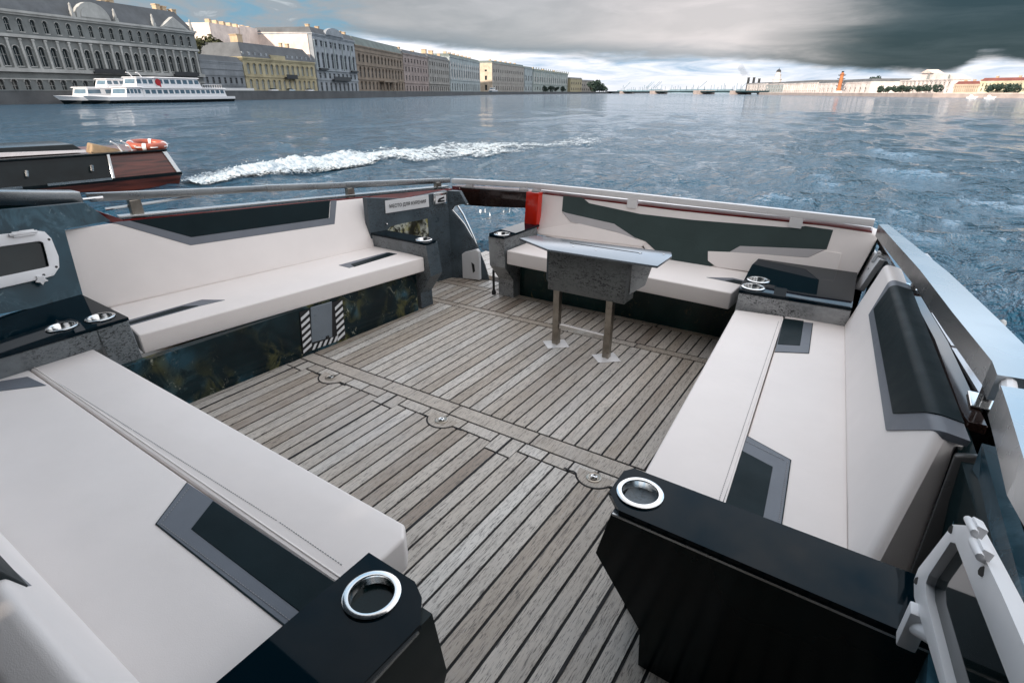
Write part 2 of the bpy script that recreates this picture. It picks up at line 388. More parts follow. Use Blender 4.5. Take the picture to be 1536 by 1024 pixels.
# grey hatch with the black and white chevron border in the base panel
def LBp(px): return px
ap = obj('access_panel', MB().slab([(-2.959,1.989,0.327),(-2.95,2.155,0.319),(-2.952,2.115,0.067),(-2.961,1.954,0.081)], (.008, 0, 0)), 'panel_grey', b, .003, 1)
bor = MB(); w0 = [(-2.963,1.908,0.319),(-2.946,2.241,0.308),(-2.947,2.222,0.017),(-2.964,1.878,0.03)]
bor.slab([shift(p, (1, 0, 0), -.001) for p in w0], (.003, 0, 0))
obj('warning_border', bor, 'ink', ap)
st = MB()
A_, B_, C_, D_ = [Vector(p) for p in w0]
def wpt(u, v): return (A_.lerp(B_, u)).lerp(D_.lerp(C_, u), v)
for k in range(6):
    v0 = .02 + k * .158
    for (u0, u1, sg) in ((.01, .20, -1), (.80, .99, -1)):
        st.slab([tuple(wpt(u0, v0 + .12) + Vector((.004, 0, 0))), tuple(wpt(u1, v0) + Vector((.004, 0, 0))), tuple(wpt(u1, v0 + .075) + Vector((.004, 0, 0))), tuple(wpt(u0, min(1, v0 + .195)) + Vector((.004, 0, 0)))], (.002, 0, 0))
for k in range(5):
    u0 = .20 + k * .125
    st.slab([tuple(wpt(u0, .995) + Vector((.004, 0, 0))), tuple(wpt(u0 + .06, .995) + Vector((.004, 0, 0))), tuple(wpt(u0 + .13, .86) + Vector((.004, 0, 0))), tuple(wpt(u0 + .07, .86) + Vector((.004, 0, 0)))], (.002, 0, 0))
obj('stripe', st, 'sign_white', ap)['kind'] = 'stuff'
lq = wpt(.56, .80) + Vector((.012, 0, 0)); obj('latch', MB().box(lq.x - .006, lq.x + .004, lq.y - .012, lq.y + .012, lq.z - .01, lq.z + .01), 'black_plastic', ap, .002, 1)

# ---------------- armrests: a profile pushed along a direction
AG = 'armrests with a cup holder'
# aft end of the port bench
def simple_arm(label, loc, prof, depth0, depth1, horiz, top_poly, cups, body, end, topm='gloss_black', edge=None):
    "horiz 'x': profile lies in the xz plane, extruded in y from depth0 to depth1; 'y': the other way round"
    t = thing('armrest', label, 'armrest', loc, AG)
    f = (lambda s, d, z: (s, d, z)) if horiz == 'x' else (lambda s, d, z: (d, s, z))
    n = len(prof)
    a = [f(s, depth0, z) for s, z in prof]; c = [f(s, depth1, z) for s, z in prof]
    mb = MB(); mb.add(a + c, [(i, i + 1, n + i + 1, n + i) for i in range(n - 1)] + [(n - 1, 0, n, 2 * n - 1)][:0], 1)
    mb.add(a, [tuple(range(n))], 0); mb.add(c, [tuple(range(n))], 0)
    obj('body', mb, [body, end], t)
    zt = max(z for s, z in prof)
    tp = obj('top', plate(top_poly, [circle(c_, .0505) for c_ in cups], zt + .001, zt + .018), topm, t, 0)
    for c_ in cups: cup(t, (c_[0], c_[1], zt + .0185))
    if edge: obj('edge_trim', MB().beam(edge[0], edge[1], .006, .007), 'aluminium', t)  # bright bar added to draw the reflection along the panel's top edge
    return t
simple_arm('slate armrest with one cup holder at the aft end of the striped panel bench', (-3.1, 3.05, 0),
    [(-3.42, .545), (-2.822, .545), (-2.79, .30), (-2.915, .13), (-2.912, 0), (-3.42, 0)], 2.99, 3.125, 'x',
    [(-3.43, 2.985), (-2.835, 2.985), (-2.815, 3.005), (-2.815, 3.10), (-2.96, 3.13), (-3.43, 3.13)], [(-2.905, 3.06)], 'slate', 'slate_dark')
# starboard forward console (gloss black)
simple_arm('wide gloss black armrest with one cup holder and tapering front, right foreground', (-.1, 1.2, 0),
    [(.62, .548), (-.415, .548), (-.452, .372), (-.290, .150), (-.279, .0), (.62, 0)], 1.118, 1.29, 'x',
    [(-.395, 1.118), (.62, 1.118), (.62, 1.315), (-.43, 1.315), (-.452, 1.285), (-.450, 1.175)], [(-.372, 1.215)], 'console_front', 'slate_dark',
    edge=((-.412, 1.1165, .545), (.45, 1.1165, .545)))
# forward bench, inboard end
simple_arm('gloss black armrest with one cup holder and chamfered corner, bottom of the photo', (-.72, .35, 0),
    [(-.2, .0), (.54, 0), (.54, .14), (.625, .30), (.592, .548), (-.2, .548)], -.855, -.618, 'y',
    [(-.858, -.2), (-.63, -.2), (-.612, .548), (-.655, .600), (-.70, .624), (-.858, .624)], [(-.755, .54)], 'console_front', 'console_front',
    edge=((-.6125, .54, .549), (-.6125, .0, .549)))
# far bench, gateway end
simple_arm('slate armrest with one cup holder beside the transom gateway and red post', (-2.5, 3.75, 0),
    [(4.0, .0), (3.625, 0), (3.62, .16), (3.50, .30), (3.485, .548), (4.0, .548)], -2.585, -2.43, 'y',
    [(-2.59, 4.02), (-2.60, 3.52), (-2.57, 3.475), (-2.42, 3.475), (-2.42, 4.02)], [(-2.49, 3.545)], 'slate', 'slate_light')
obj('door_stop', MB().tube([(-2.60, 3.57, .24), (-2.60, 3.57, .05)], .011, 10).lathe((-2.60, 3.57, .03), [(0, -.02), (.018, -.015), (.02, .01), (.011, .03)], 12).tube([(-2.60, 3.57, .23), (-2.55, 3.62, .23)], .01, 8), 'black_plastic')
tag(bpy.data.objects['door_stop'], 'slim black gas strut standing beside the gateway armrest', 'strut')

# ---------------- corner consoles with two cup holders
def console(label, loc, top_poly, cups, face_parts, zt=.545):
    t = thing('corner_console', label, 'console', loc, 'corner consoles with two cup holders')
    obj('top', plate(top_poly, [circle(c_, .0505) for c_ in cups], zt + .001, zt + .017), 'gloss_black', t)
    for c_ in cups: cup(t, (c_[0], c_[1], zt + .0175))
    for nm, mb, mt in face_parts: obj(nm, mb, mt, t, .003, 1)
    return t
console('gloss black corner table with two cup holders under the white hatch window at far left', (-3.3, .8, 0),
    [(-3.085, 1.01), (-3.71, 1.02), (-3.60, .25), (-3.07, .25)], [(-3.195, .925), (-3.215, .765)],
    [('front_rail', MB().box(-3.11, -3.086, .25, .862, .455, .543).box(-3.11, -3.088, .25, .86, .44, .456), 'slate'),
     ('leg', MB().slab([(-3.084, .862, .543), (-3.084, 1.005, .543), (-3.05, 1.02, 0), (-3.05, .88, 0)], (-.05, 0, 0)), 'slate'),
     ('side_panel', MB().box(-3.7, -3.14, .985, 1.003, .0, .543), 'slate_dark')])
console('gloss black corner table with two cup holders between the table bench and starboard bench', (-.25, 3.5, 0),
    [(-.558, 3.225), (.02, 3.268), (.0, 4.0), (-.60, 3.985), (-.605, 3.80)], [(-.498, 3.32), (-.50, 3.475)],
    [('front_rail', MB().slab([(-.555, 3.228, .543), (.02, 3.271, .543), (.02, 3.271, .40), (-.56, 3.228, .40)], (0, .03, 0)), 'slate_light'),
     ('side_panel', MB().slab([(-.556, 3.232, .543), (-.60, 3.80, .543), (-.60, 3.80, .0), (-.56, 3.232, .0)], (.03, 0, 0)), 'slate_dark')])

# ---------------- forward bench (nearest, left)
b = thing('bench', 'wide white bench in the left foreground with one folded grey and black stripe', 'bench', (-2, .5, 0), 'white benches round the deck')
edge = obj('seat_edge', MB().prism([(-3.125, .825), (-.945, .828), (-.905, .785), (-.90, .572), (-3.135, .566)], .33, .452), 'white_leather', b, .012, 3)
obj('piping', MB().tube([(-3.13, .583, .452), (-.91, .590, .452)], .0035, 6), 'white_leather', edge)
s = obj('seat_cushion', MB().prism([(-3.14, .563), (-.86, .569), (-.86, .13), (-3.3, .13)], .33, .449), 'white_leather', b, .012, 3)
inset(s, [(-1.675,0.561,0.449),(-1.563,0.412,0.449),(-0.933,0.422,0.449),(-0.932,0.491,0.449),(-0.931,0.574,0.449)], [(-1.517,0.561,0.449),(-1.454,0.459,0.449),(-0.934,0.465,0.449),(-0.925,0.573,0.449)], .449)
inset(s, [(-3.133,0.33,0.449),(-3.014,0.534,0.449),(-2.847,0.551,0.449),(-3.042,0.31,0.449)], None, .449)
def stitches(parent, pts, z, step=.011, ln=.006):
    mb = MB()
    for p, q in zip(pts[:-1], pts[1:]):
        p = Vector((p[0], p[1], z)); q = Vector((q[0], q[1], z)); d = (q - p); n = int(d.length / step); d.normalize()
        for k in range(n): mb.beam(p + d * (k * step), p + d * (k * step + ln), .0018, .0014)
    o = obj('stitching', mb, 'thread', parent, sm=False); o['kind'] = 'stuff'
def seamline(parent, pts, z): 
    mb = MB()
    for p, q in zip(pts[:-1], pts[1:]): mb.beam((p[0], p[1], z), (q[0], q[1], z), .0035, .003)
    obj('seam', mb, 'dark_leather', parent, sm=False)
stitches(s, [(-1.642,0.551,0.452),(-1.55,0.42,0.452),(-0.936,0.437,0.452)], .4525)
seamline(s, [(-1.675,0.561,0.449),(-1.563,0.412,0.449),(-0.933,0.422,0.449)], .450)
stitches(edge, [(-3.121,0.58,0.453),(-2.149,0.602,0.453),(-1.259,0.622,0.453),(-0.973,0.62,0.453)], .4533)
nNB = (Vector((-1.0, .165, .45)) - Vector((-1.836, .145, .45))).cross(Vector((-1.8, .03, .85)) - Vector((-1.836, .145, .45))).normalized()
if nNB.y < 0: nNB = -nNB
bk = obj('backrest', MB().slab([(-3.2, .112, .452), (-.88, .168, .452), (-.88, .075, .74), (-2.0, .035, .86), (-3.2, .0, .86)], tuple(-nNB * .10)), 'white_leather', b, .03, 4)
trim(bk, [(-1.671,0.095,0.635),(-1.559,0.098,0.634),(-1.347,0.106,0.625),(-1.282,0.09,0.685),(-1.196,0.046,0.845)], nNB, 'grey_leather', .003)
trim(bk, [(-1.499,0.078,0.711),(-1.275,0.089,0.689),(-1.19,0.045,0.848)], nNB, 'dark_leather', .0045)
obj('base_panel', MB().box(-3.1, -.86, .70, .74, 0, .33), 'art_bench', b)

# ---------------- starboard bench
b = thing('bench', 'long white bench along the starboard rail with a stripe at both ends', 'bench', (-.2, 2.3, 0), 'white benches round the deck')
edge = obj('seat_edge', MB().prism([(-0.55,3.188,0.452),(-0.438,1.424,0.452),(-0.171,1.446,0.452),(-0.292,3.236,0.452)], .30, .452), 'white_leather', b, .012, 3)
obj('piping', MB().tube([(-0.291,3.183,0.454), (-0.175,1.444,0.454)], .0035, 6), 'white_leather', edge)
s = obj('seat_cushion', MB().prism([(-0.288,3.248,0.449),(-0.166,1.391,0.449),(0.169,1.422,0.449),(0.016,3.334,0.449)], .31, .449), 'white_leather', b, .010, 3)
inset(s, [(-0.292,3.197,0.449),(-0.249,2.706,0.449),(-0.106,2.784,0.449),(-0.141,3.217,0.449)], [(-0.289,3.199,0.449),(-0.253,2.805,0.449),(-0.155,2.853,0.449),(-0.187,3.22,0.449)], .449)
inset(s, [(-0.2,1.875,0.449),(-0.039,1.809,0.449),(-0.01,1.45,0.449),(-0.178,1.428,0.449)], [(-0.196,1.769,0.449),(-0.084,1.731,0.449),(-0.06,1.432,0.449),(-0.18,1.427,0.449)], .449)
nRB = (Vector((.155, 1.464, .45)) - Vector((.005, 3.27, .45))).cross(Vector((.105, 3.28, .78)) - Vector((.005, 3.27, .45))).normalized()
if nRB.x > 0: nRB = -nRB
stitches(s, [(-0.202,1.837,0.453),(-0.047,1.789,0.453),(-0.019,1.458,0.453)], .4525)
seamline(s, [(-0.2,1.875,0.449),(-0.039,1.809,0.449),(-0.01,1.45,0.449)], .450)
seamline(s, [(-0.249,2.706,0.449),(-0.106,2.784,0.449),(-0.141,3.217,0.449)], .450)
stitches(edge, [(-0.303,3.132,0.453),(-0.192,1.439,0.453)], .4533)
BF, BN = Vector((.004, 3.27, .445)), Vector((.171, 1.27, .445))          # foot of the cushion, far / near
GF, GN = Vector((.110, 3.40, .795)), Vector((.279, 1.645, .80))          # ridge
OF, ON = Vector((.192, 3.38, .785)), Vector((.352, 1.655, .785))         # outboard edge
mb = MB()
sec = lambda t: [BF.lerp(BN, t), GF.lerp(GN, t), OF.lerp(ON, t), OF.lerp(ON, t) - Vector((0, 0, .30)), BF.lerp(BN, t) + Vector((.13, .0, 0))]
mb.loft([tuple(q) for q in sec(0)], [tuple(q) for q in sec(1)])
bk = obj('backrest', mb, 'white_leather', b, .026, 5)
obj('end_panel', MB().slab([(.268, 1.25, .42), (.322, 1.60, .765), (.375, 1.62, .77), (.37, 1.30, .42)], (0, -.02, 0)), 'panel_dark', b, .006, 2)
nF = (GF - BF).cross(BN - BF).normalized()
if nF.x > 0: nF = -nF
nT = (OF - GF).cross(GN - GF).normalized()
if nT.z < 0: nT = -nT
def on_face(s, u): return BF.lerp(BN, s).lerp(GF.lerp(GN, s), u)
def on_top(s, u): return GF.lerp(GN, s).lerp(OF.lerp(ON, s), u)
def wrap(far_lo, far_top, near_lo, near_top, d, mt):
    "panel over face and top of the cushion with the ridge rounded; (s, u) pairs on the face, s alone along the top"
    nr = (nF + nT).normalized(); k = 1 / nr.dot(nF)
    f = [on_face(*far_lo) + nF * d, on_face(far_top, 1) + nr * d * k, on_face(near_top, 1) + nr * d * k, on_face(*near_lo) + nF * d, on_top(far_top, .97) + nT * d, on_top(near_top, .97) + nT * d]
    g = [f[0] - nF * .02, f[1] - nr * .03, f[2] - nr * .03, f[3] - nF * .02, f[4] - nT * .02, f[5] - nT * .02]
    bm = bmesh.new(); V = [bm.verts.new(q) for q in f + g]
    for fc in ((0, 1, 2, 3), (1, 4, 5, 2), (6, 9, 8, 7), (7, 8, 11, 10), (0, 6, 7, 1), (3, 2, 8, 9), (0, 3, 9, 6), (1, 7, 10, 4), (2, 5, 11, 8), (4, 10, 11, 5)): bm.faces.new([V[i] for i in fc])
    bm.edges.ensure_lookup_table(); e = [x for x in bm.edges if set(x.verts) in ({V[1], V[2]},)]
    bmesh.ops.bevel(bm, geom=e, offset=.026, segments=6, profile=.5, affect='EDGES')
    bmesh.ops.recalc_face_normals(bm, faces=bm.faces)
    me = bpy.data.meshes.new('contrast_panel'); bm.to_mesh(me); bm.free(); me.materials.append(M[mt]); me.shade_smooth(); me.set_sharp_from_angle(angle=R(35))
    link(bpy.data.objects.new('contrast_panel', me), bk)
SU = {'a': (0.198, 0.547), 'b': (0.18, 0.95), 'c': (1.01, 1.038), 'd': (0.798, 0.551), 'e': (0.218, 0.652), 'f': (0.234, 0.988), 'g': (0.956, 1.032), 'h': (0.79, 0.66)}
wrap(SU['a'], SU['b'][0], SU['d'], SU['c'][0], .003, 'grey_leather')
wrap(SU['e'], SU['f'][0], SU['h'], SU['g'][0], .006, 'dark_leather')
obj('base_panel', MB().slab([(-.40, 1.29, 0), (-.47, 3.25, 0), (-.47, 3.25, .30), (-.40, 1.29, .30)], (.04, 0, 0)), 'art_far', b)

# ---------------- far bench behind the table
b = thing('bench', 'white bench behind the folding table with wide green grey band on its backrest', 'bench', (-1.4, 3.7, 0), 'white benches round the deck')
s = obj('seat_cushion', MB().prism([(-2.418, 3.505), (-.64, 3.475), (-.60, 4.05), (-2.418, 4.0)], .335, .45), 'white_leather', b, .012, 3)
inset(s, [(-0.869,3.709,0.45),(-0.711,3.798,0.45),(-0.632,3.781,0.45),(-0.624,3.686,0.45)], [(-0.74,3.7,0.45),(-0.693,3.758,0.45),(-0.635,3.754,0.45),(-0.628,3.683,0.45)], .45)
nFB = (0, -.94, .34)
bk = obj('backrest', MB().slab([(-2.438,4.006,0.476),(-2.502,4.126,0.809),(-1.285,4.121,0.796),(-0.26,4.126,0.808),(0.01,4.121,0.796),(0.058,4.116,0.782),(-0.015,4,0.459),(-0.316,3.999,0.458),(-0.91,3.995,0.447)], (0, .12, .02)), 'white_leather', b, .012, 3)
trim(bk, [(-2.252,4.127,0.813),(-2.074,4.129,0.818),(-1.996,4.115,0.779),(-1.542,4.103,0.745),(-1.12,4.104,0.748),(-0.439,4.113,0.774),(-0.37,4.121,0.795),(-0.201,4.119,0.79),(-0.208,4.075,0.668),(-0.302,4.066,0.642),(-0.934,3.994,0.444),(-1.249,3.994,0.443),(-1.449,4.033,0.553),(-1.603,4.044,0.583),(-2.235,4.083,0.691)], nFB, 'green_leather', .004)
trim(bk, [(-2.234,4.082,0.686),(-1.735,4.068,0.648),(-1.596,4.043,0.578),(-1.435,4.013,0.497),(-1.492,4.031,0.547),(-1.703,4.047,0.59),(-2.132,4.057,0.617)], nFB, 'light_leather', .006)
trim(bk, [(-0.811,4.038,0.564),(-0.749,4.056,0.614),(-0.448,4.066,0.643),(-0.215,4.074,0.665),(-0.304,4.051,0.601),(-0.561,4.044,0.582)], nFB, 'light_leather', .006)
trim(bk, [(-1.602,4.043,0.58),(-1.463,4.053,0.605),(-1.083,4.051,0.601),(-0.99,4.025,0.529),(-1.012,3.993,0.441),(-1.248,3.992,0.438),(-1.449,4.033,0.553)], nFB, 'green_leather', .005)
trim(bk, [(-0.96,4.032,0.548),(-0.811,4.038,0.564),(-0.561,4.044,0.582),(-0.303,4.05,0.599),(-0.222,4.071,0.657),(-0.119,4.071,0.655),(-0.111,4.004,0.472),(-0.872,3.996,0.449),(-0.944,4.009,0.484)], nFB, 'white_leather', .0075)
trim(bk, [(-2.055,4.056,0.615),(-1.672,4.045,0.584),(-1.448,4.032,0.548),(-1.45,4.026,0.533),(-1.608,4.035,0.557),(-2.089,4.049,0.595)], nFB, 'white_leather', .0065)
trim(bk, [(-2.447,4.02,0.514),(-2.103,4.052,0.604),(-1.7,4.043,0.58),(-1.453,4.031,0.547),(-1.461,4.018,0.511),(-2.419,4.009,0.484)], nFB, 'white_leather', .0075)
obj('base_panel', MB().slab([(-2.42, 3.715, 0), (-.44, 3.795, 0), (-.44, 3.795, .335), (-2.42, 3.715, .335)], (0, .04, 0)), 'art_far', b)

# ---------------- folding table
t = thing('folding_table', 'brushed steel topped folding table on two square legs', 'table', (-1.46, 3.05, 0))
tz = .72
top = [(-1.967,3.006,0.72), (-1.658,2.865,0.72), (-0.958,2.907,0.72), (-0.957,3.155,0.72), (-0.991,3.241,0.72), (-1.913,3.133,0.72)]
obj('tabletop', MB().prism([(p[0], p[1]) for p in top], .706, .72), 'table_top', t, .003, 2)
obj('hinge', MB().beam((-1.62, 3.085, .7205), (-1.13, 3.11, .7205), .004, .003), 'black_plastic', t)
obj('leaf_box', MB().prism([(-1.69, 2.93), (-1.150, 2.945), (-1.150, 3.09), (-1.69, 3.08)], .43, .704), 'table_slate', t, .006, 2)
obj('side_leaf', MB().slab([(-1.715, 2.95, .70), (-1.715, 3.12, .70), (-1.715, 3.12, .52), (-1.715, 3.06, .445), (-1.715, 2.99, .445), (-1.715, 2.95, .49)], (.022, 0, 0)), 'slate_dark', t, .003, 1)
obj('bracket', MB().slab([(-1.145, 3.0, .69), (-1.035, 3.05, .69), (-1.07, 3.04, .54), (-1.145, 3.0, .48)], (0, .02, 0)), 'slate_light', t, .002, 1)
for lx in (-1.655, -1.267):
    obj('leg', MB().box(lx - .023, lx + .023, 2.988, 3.034, .004, .44), 'old_steel', t, .003, 1)
    f = MB(); a_ = [(lx - .105, 3.0, .0025), (lx - .01, 2.915, .0025), (lx + .105, 3.02, .0025), (lx + .01, 3.115, .0025)]
    f.loft(a_, [(lx - .032, 2.995, .012), (lx - .004, 2.972, .012), (lx + .032, 3.025, .012), (lx + .004, 3.05, .012)])
    obj('foot', f, 'white_rail', t, .001, 1)
obj('stretcher', MB().beam((-1.63, 3.012, .435), (-1.29, 3.012, .435), .03, .03), 'steel', t, .002, 1)
obj('stretcher', MB().beam((-1.63, 3.012, .150), (-1.29, 3.012, .150), .026, .034), 'steel', t, .002, 1)
for px_ in ((-1.56, 3.02), (-1.40, 3.02), (-1.14, 3.10), (-1.01, 3.16)):
    obj('bolt', MB().lathe((*px_, .7205), [(.006, 0), (.006, .002), (0, .003)], 10), 'steel', t)

# ---------------- port slate wall, transom wing and gateway beam
w = thing('slate_wall', 'mottled slate grey wall panel that carries the smoking area sign', 'wall', (-3.3, 3.4, 0))
WA, WB = (-3.43, 2.98), (-3.233, 3.76)
wtop = [(-3.429,2.985,0.847),(-3.335,3.355,0.793),(-3.233,3.758,0.818)]
obj('panel', MB().slab([(*WA, -.01), (*WB, -.01), wtop[2], wtop[1], wtop[0]], (-.05, .0, 0)), 'slate_dark', w)
# wing with the curved cut-out, facing forward
arch = [(-3.237,3.758,0.817),(-3.133,3.8,0.815),(-3.073,3.824,0.7),(-3.131,3.801,0.704),(-3.191,3.777,0.683),(-3.216,3.767,0.646),(-3.171,3.785,0.594),(-3.109,3.809,0.517),(-3.048,3.834,0.403),(-2.992,3.856,0.28),(-2.941,3.877,0.142),(-2.901,3.892,-0.011),(-3.16,3.789,-0.003),(-3.235,3.759,-0.018)]
obj('wing', MB().slab(arch, (0, .035, 0)), 'slate_dark', w, .002, 1)
rim = [Vector(p) + Vector((.004, .018, 0)) for p in arch[2:12]]
obj('edge_strip', MB().tube(rim, .006, 6), 'steel', w)
nic = [(-3.392,3.129,0.552),(-3.382,3.17,0.585),(-3.353,3.285,0.596),(-3.291,3.53,0.6),(-3.291,3.531,0.426),(-3.362,3.249,0.492),(-3.39,3.138,0.522)]
obj('niche', MB().slab([shift(p, (.97, -.24, 0), .004) for p in nic], (-.01, 0, 0)), 'art_niche', w)
g = thing('gateway_beam', 'dark brown beam over the transom gateway ending in a bright red post', 'beam', (-2.9, 4.0, .5))
obj('beam', MB().slab([(-3.288,4,0.811),(-2.436,4,0.841),(-2.433,4,0.706),(-2.942,4,0.665),(-3.239,4,0.649)], (0, .06, 0)), 'brown_gloss', g, .006, 2)
obj('post', MB().slab([(-2.542,3.99,0.838),(-2.417,3.99,0.839),(-2.436,3.99,0.527),(-2.463,3.99,0.494),(-2.565,3.99,0.498)], (0, .07, 0)), 'red_paint', g, .004, 2)
gp = thing('grab_pole', 'slim steel pole curving down through the open transom gateway', 'pole', (-2.95, 3.95, 0))
obj('pole', MB().tube([(-3.28,3.95,0.646),(-3.219,3.95,0.572),(-3.152,3.95,0.46),(-3.1,3.95,0.372),(-3.048,3.95,0.257),(-3.003,3.95,0.146),(-2.959,3.95,0.027)], .009, 8), 'steel', gp)
lk_ = thing('locker_hatch', 'white plastic locker box with a black latch at the gateway foot', 'locker', (-3.05, 3.8, 0))
bx = [(-3.177,3.8,-0.002),(-3.175,3.8,0.174),(-3.152,3.8,0.23),(-3.098,3.8,0.264),(-2.963,3.8,0.31),(-2.937,3.8,0.289),(-2.936,3.8,0.016)]
obj('shell', MB().slab(bx, (0, .04, 0)), 'white_plastic', lk_, .008, 3)
lc = (-3.001,3.795,0.127)
obj('latch', MB().slab([(lc[0] - .02, lc[1], lc[2] + .05), (lc[0] + .012, lc[1], lc[2] + .035), (lc[0] + .02, lc[1], lc[2] - .03), (lc[0] - .005, lc[1], lc[2] - .05), (lc[0] - .012, lc[1], lc[2])], (0, .01, 0)), 'black_plastic', lk_, .002, 1)
# sign
sg = thing('sign', 'white smoking area sign with black capitals on the slate wall', 'sign', (-3.38, 3.4, .72))
sp_ = [(-3.39,3.139,0.806),(-3.285,3.553,0.806),(-3.285,3.552,0.703),(-3.391,3.133,0.703)]
nW = (.969, -.245, 0)
obj('board', MB().slab([shift(p, nW, .009) for p in sp_], (-.006, .0, 0)), 'sign_white', sg, .0015, 1)
ctr = Vector((0, 0, 0))
for p in sp_: ctr += Vector(p) / 4
xd = Vector(sp_[1]) - Vector(sp_[0]); zd = (Vector(sp_[0]) - Vector(sp_[3]))
tm = text_mb('МЕСТО ДЛЯ КУРЕНИЯ', tuple(ctr + Vector(nW) * .015), xd, zd, .036, width=.36)
obj('lettering', tm, 'ink', sg, sm=False)['kind'] = 'stuff'
sw = thing('switch', 'small grey framed rocker switch right of the smoking sign', 'switch', (-3.28, 3.7, .72))
s1 = [(-3.272,3.604,0.812),(-3.237,3.743,0.811),(-3.239,3.737,0.708),(-3.274,3.597,0.711)]
obj('frame', MB().slab([shift(p, nW, .014) for p in s1], (-.012, 0, 0)), 'steel', sw, .003, 2)
s2 = [(-3.268,3.62,0.787),(-3.241,3.728,0.786),(-3.242,3.724,0.722),(-3.269,3.615,0.721)]
fr = obj('plate', MB().slab([shift(p, nW, .017) for p in s2], (-.004, 0, 0)), 'sign_white', sw, .001, 1)
s3 = [(-3.264,3.637,0.747),(-3.259,3.656,0.765),(-3.246,3.706,0.774),(-3.247,3.705,0.759),(-3.257,3.666,0.752),(-3.257,3.665,0.747),(-3.246,3.707,0.744),(-3.246,3.706,0.73),(-3.264,3.636,0.73)]
obj('symbol', MB().slab([shift(p, nW, .0195) for p in s3], (-.002, 0, 0)), 'ink', sw)
bl = (-3.393,3.127,0.617)
obj('wall_knob', MB().lathe((bl[0] + .012, bl[1], bl[2]), [(0, -.01), (.009, -.006), (.011, 0), (.009, .006), (0, .01)], 12), 'steel', w)

# ---------------- port bulwark, printed wall and hatch window
bw = thing('bulwark', 'port bulwark with a blue and green printed film wall and red mahogany edge', 'bulwark', (-3.9, 2, 0))
obj('printed_panel', MB().slab([(-3.788,0.454,1.08),(-3.875,1.24,1.03),(-3.848,1.331,0.911),(-3.815,1.084,0.91),(-3.684,1.022,0.536),(-3.61,0.264,0.616)], (-.04, 0, 0)), 'art_wall', bw)
gw = [(-3.965,1.26,0.998),(-3.931,1.423,0.893),(-3.572,3.134,0.83),(-3.495,3.5,0.771),(-3.392,3.988,0.797)]
low = MB()
top_p = [gw[0], gw[1], gw[2], gw[4]]
low.slab([gw[1], gw[2], gw[4], (gw[4][0], gw[4][1], -.05), (gw[1][0], gw[1][1], -.05)], (-.06, 0, 0))
obj('inner_wall', low, 'dark_panel', bw)
gm = MB()
for a, c in zip(gw[:-1], gw[1:]):
    if a is gw[2]: continue
    a, c = shift(a, (1, 0, 0), .02), shift(c, (1, 0, 0), .02)
    gm.slab([a, c, (c[0], c[1], c[2] - .045), (a[0], a[1], a[2] - .045)], (-.10, -.02, 0))
gm.slab([gw[2], gw[4], (gw[4][0], gw[4][1], gw[4][2] - .04), (gw[3][0] + .03, gw[3][1], gw[3][2] - .012), (gw[2][0] + .03, gw[2][1] + .1, gw[2][2] - .055), (gw[2][0], gw[2][1], gw[2][2] - .035)], (-.10, -.02, 0))
obj('gunwale', gm, 'mahogany', bw, .004, 1)
gl = MB()
for a, c in zip([gw[1], gw[2]], [gw[2], gw[4]]): gl.beam((a[0] - .05, a[1], a[2] + .012), (c[0] - .05, c[1], c[2] + .012), .07, .012)
obj('cap_rail', gl, 'aluminium', bw, .002, 1)
# rails
RG = 'aluminium hand rails'
pr = thing('hand_rail', 'long aluminium hand rail along the port side, beside the wooden boat', 'rail', (-3.7, 2.5, .8), RG)
ra = [(-3.993,1.309,1.036),(-3.77,2.345,0.974),(-3.635,2.97,0.93),(-3.41,4.014,0.86)]
rr = MB()
for a, c in zip(ra[:-1], ra[1:]): rr.slab([shift(a, (0, 0, 1), .026), shift(c, (0, 0, 1), .022), shift(c, (0, 0, 1), -.022), shift(a, (0, 0, 1), -.026)], (-.045, 0, 0))
obj('bar', rr, 'aluminium', pr, .004, 2)
for px_, py_ in ((202, 301), (521, 284), (655, 275)):
    q = (-3.946,1.53,0.991) if px_ == 202 else ((-3.629,3.001,0.9) if px_ == 521 else (-3.44,3.876,0.856))
    obj('bracket', MB().box(q[0] - .035, q[0] + .005, q[1] - .035, q[1] + .035, q[2] - .10, q[2] + .005), 'old_steel', pr, .003, 1)
obj('lower_tube', MB().tube([(-4.018,1.381,0.953),(-3.994,1.494,0.956),(-3.945,1.718,0.963),(-3.914,1.863,0.972)], .010, 8), 'aluminium', pr)
fr_ = thing('hand_rail', 'short aluminium hand rail section above the printed wall at far left', 'rail', (-4.1, .8, .9), RG)
fa = [(-4.136,0.528,1.126),(-3.976,1.268,1.035)]
obj('bar', MB().slab([shift(fa[0], (0, 0, 1), .045), shift(fa[1], (0, 0, 1), .045), shift(fa[1], (0, 0, 1), -.035), shift(fa[0], (0, 0, 1), -.035)], (-.12, 0, 0)), 'aluminium', fr_, .006, 2)
obj('under_strip', MB().slab([shift(fa[0], (0, 0, 1), -.036), shift(fa[1], (0, 0, 1), -.036), shift(fa[1], (0, 0, 1), -.085), shift(fa[0], (0, 0, 1), -.095)], (-.06, 0, 0)), 'dark_panel', fr_)
obj('joint_pin', MB().tube([fa[1], (fa[1][0] + .02, fa[1][1] + .1, fa[1][2])], .008, 8), 'steel', fr_)

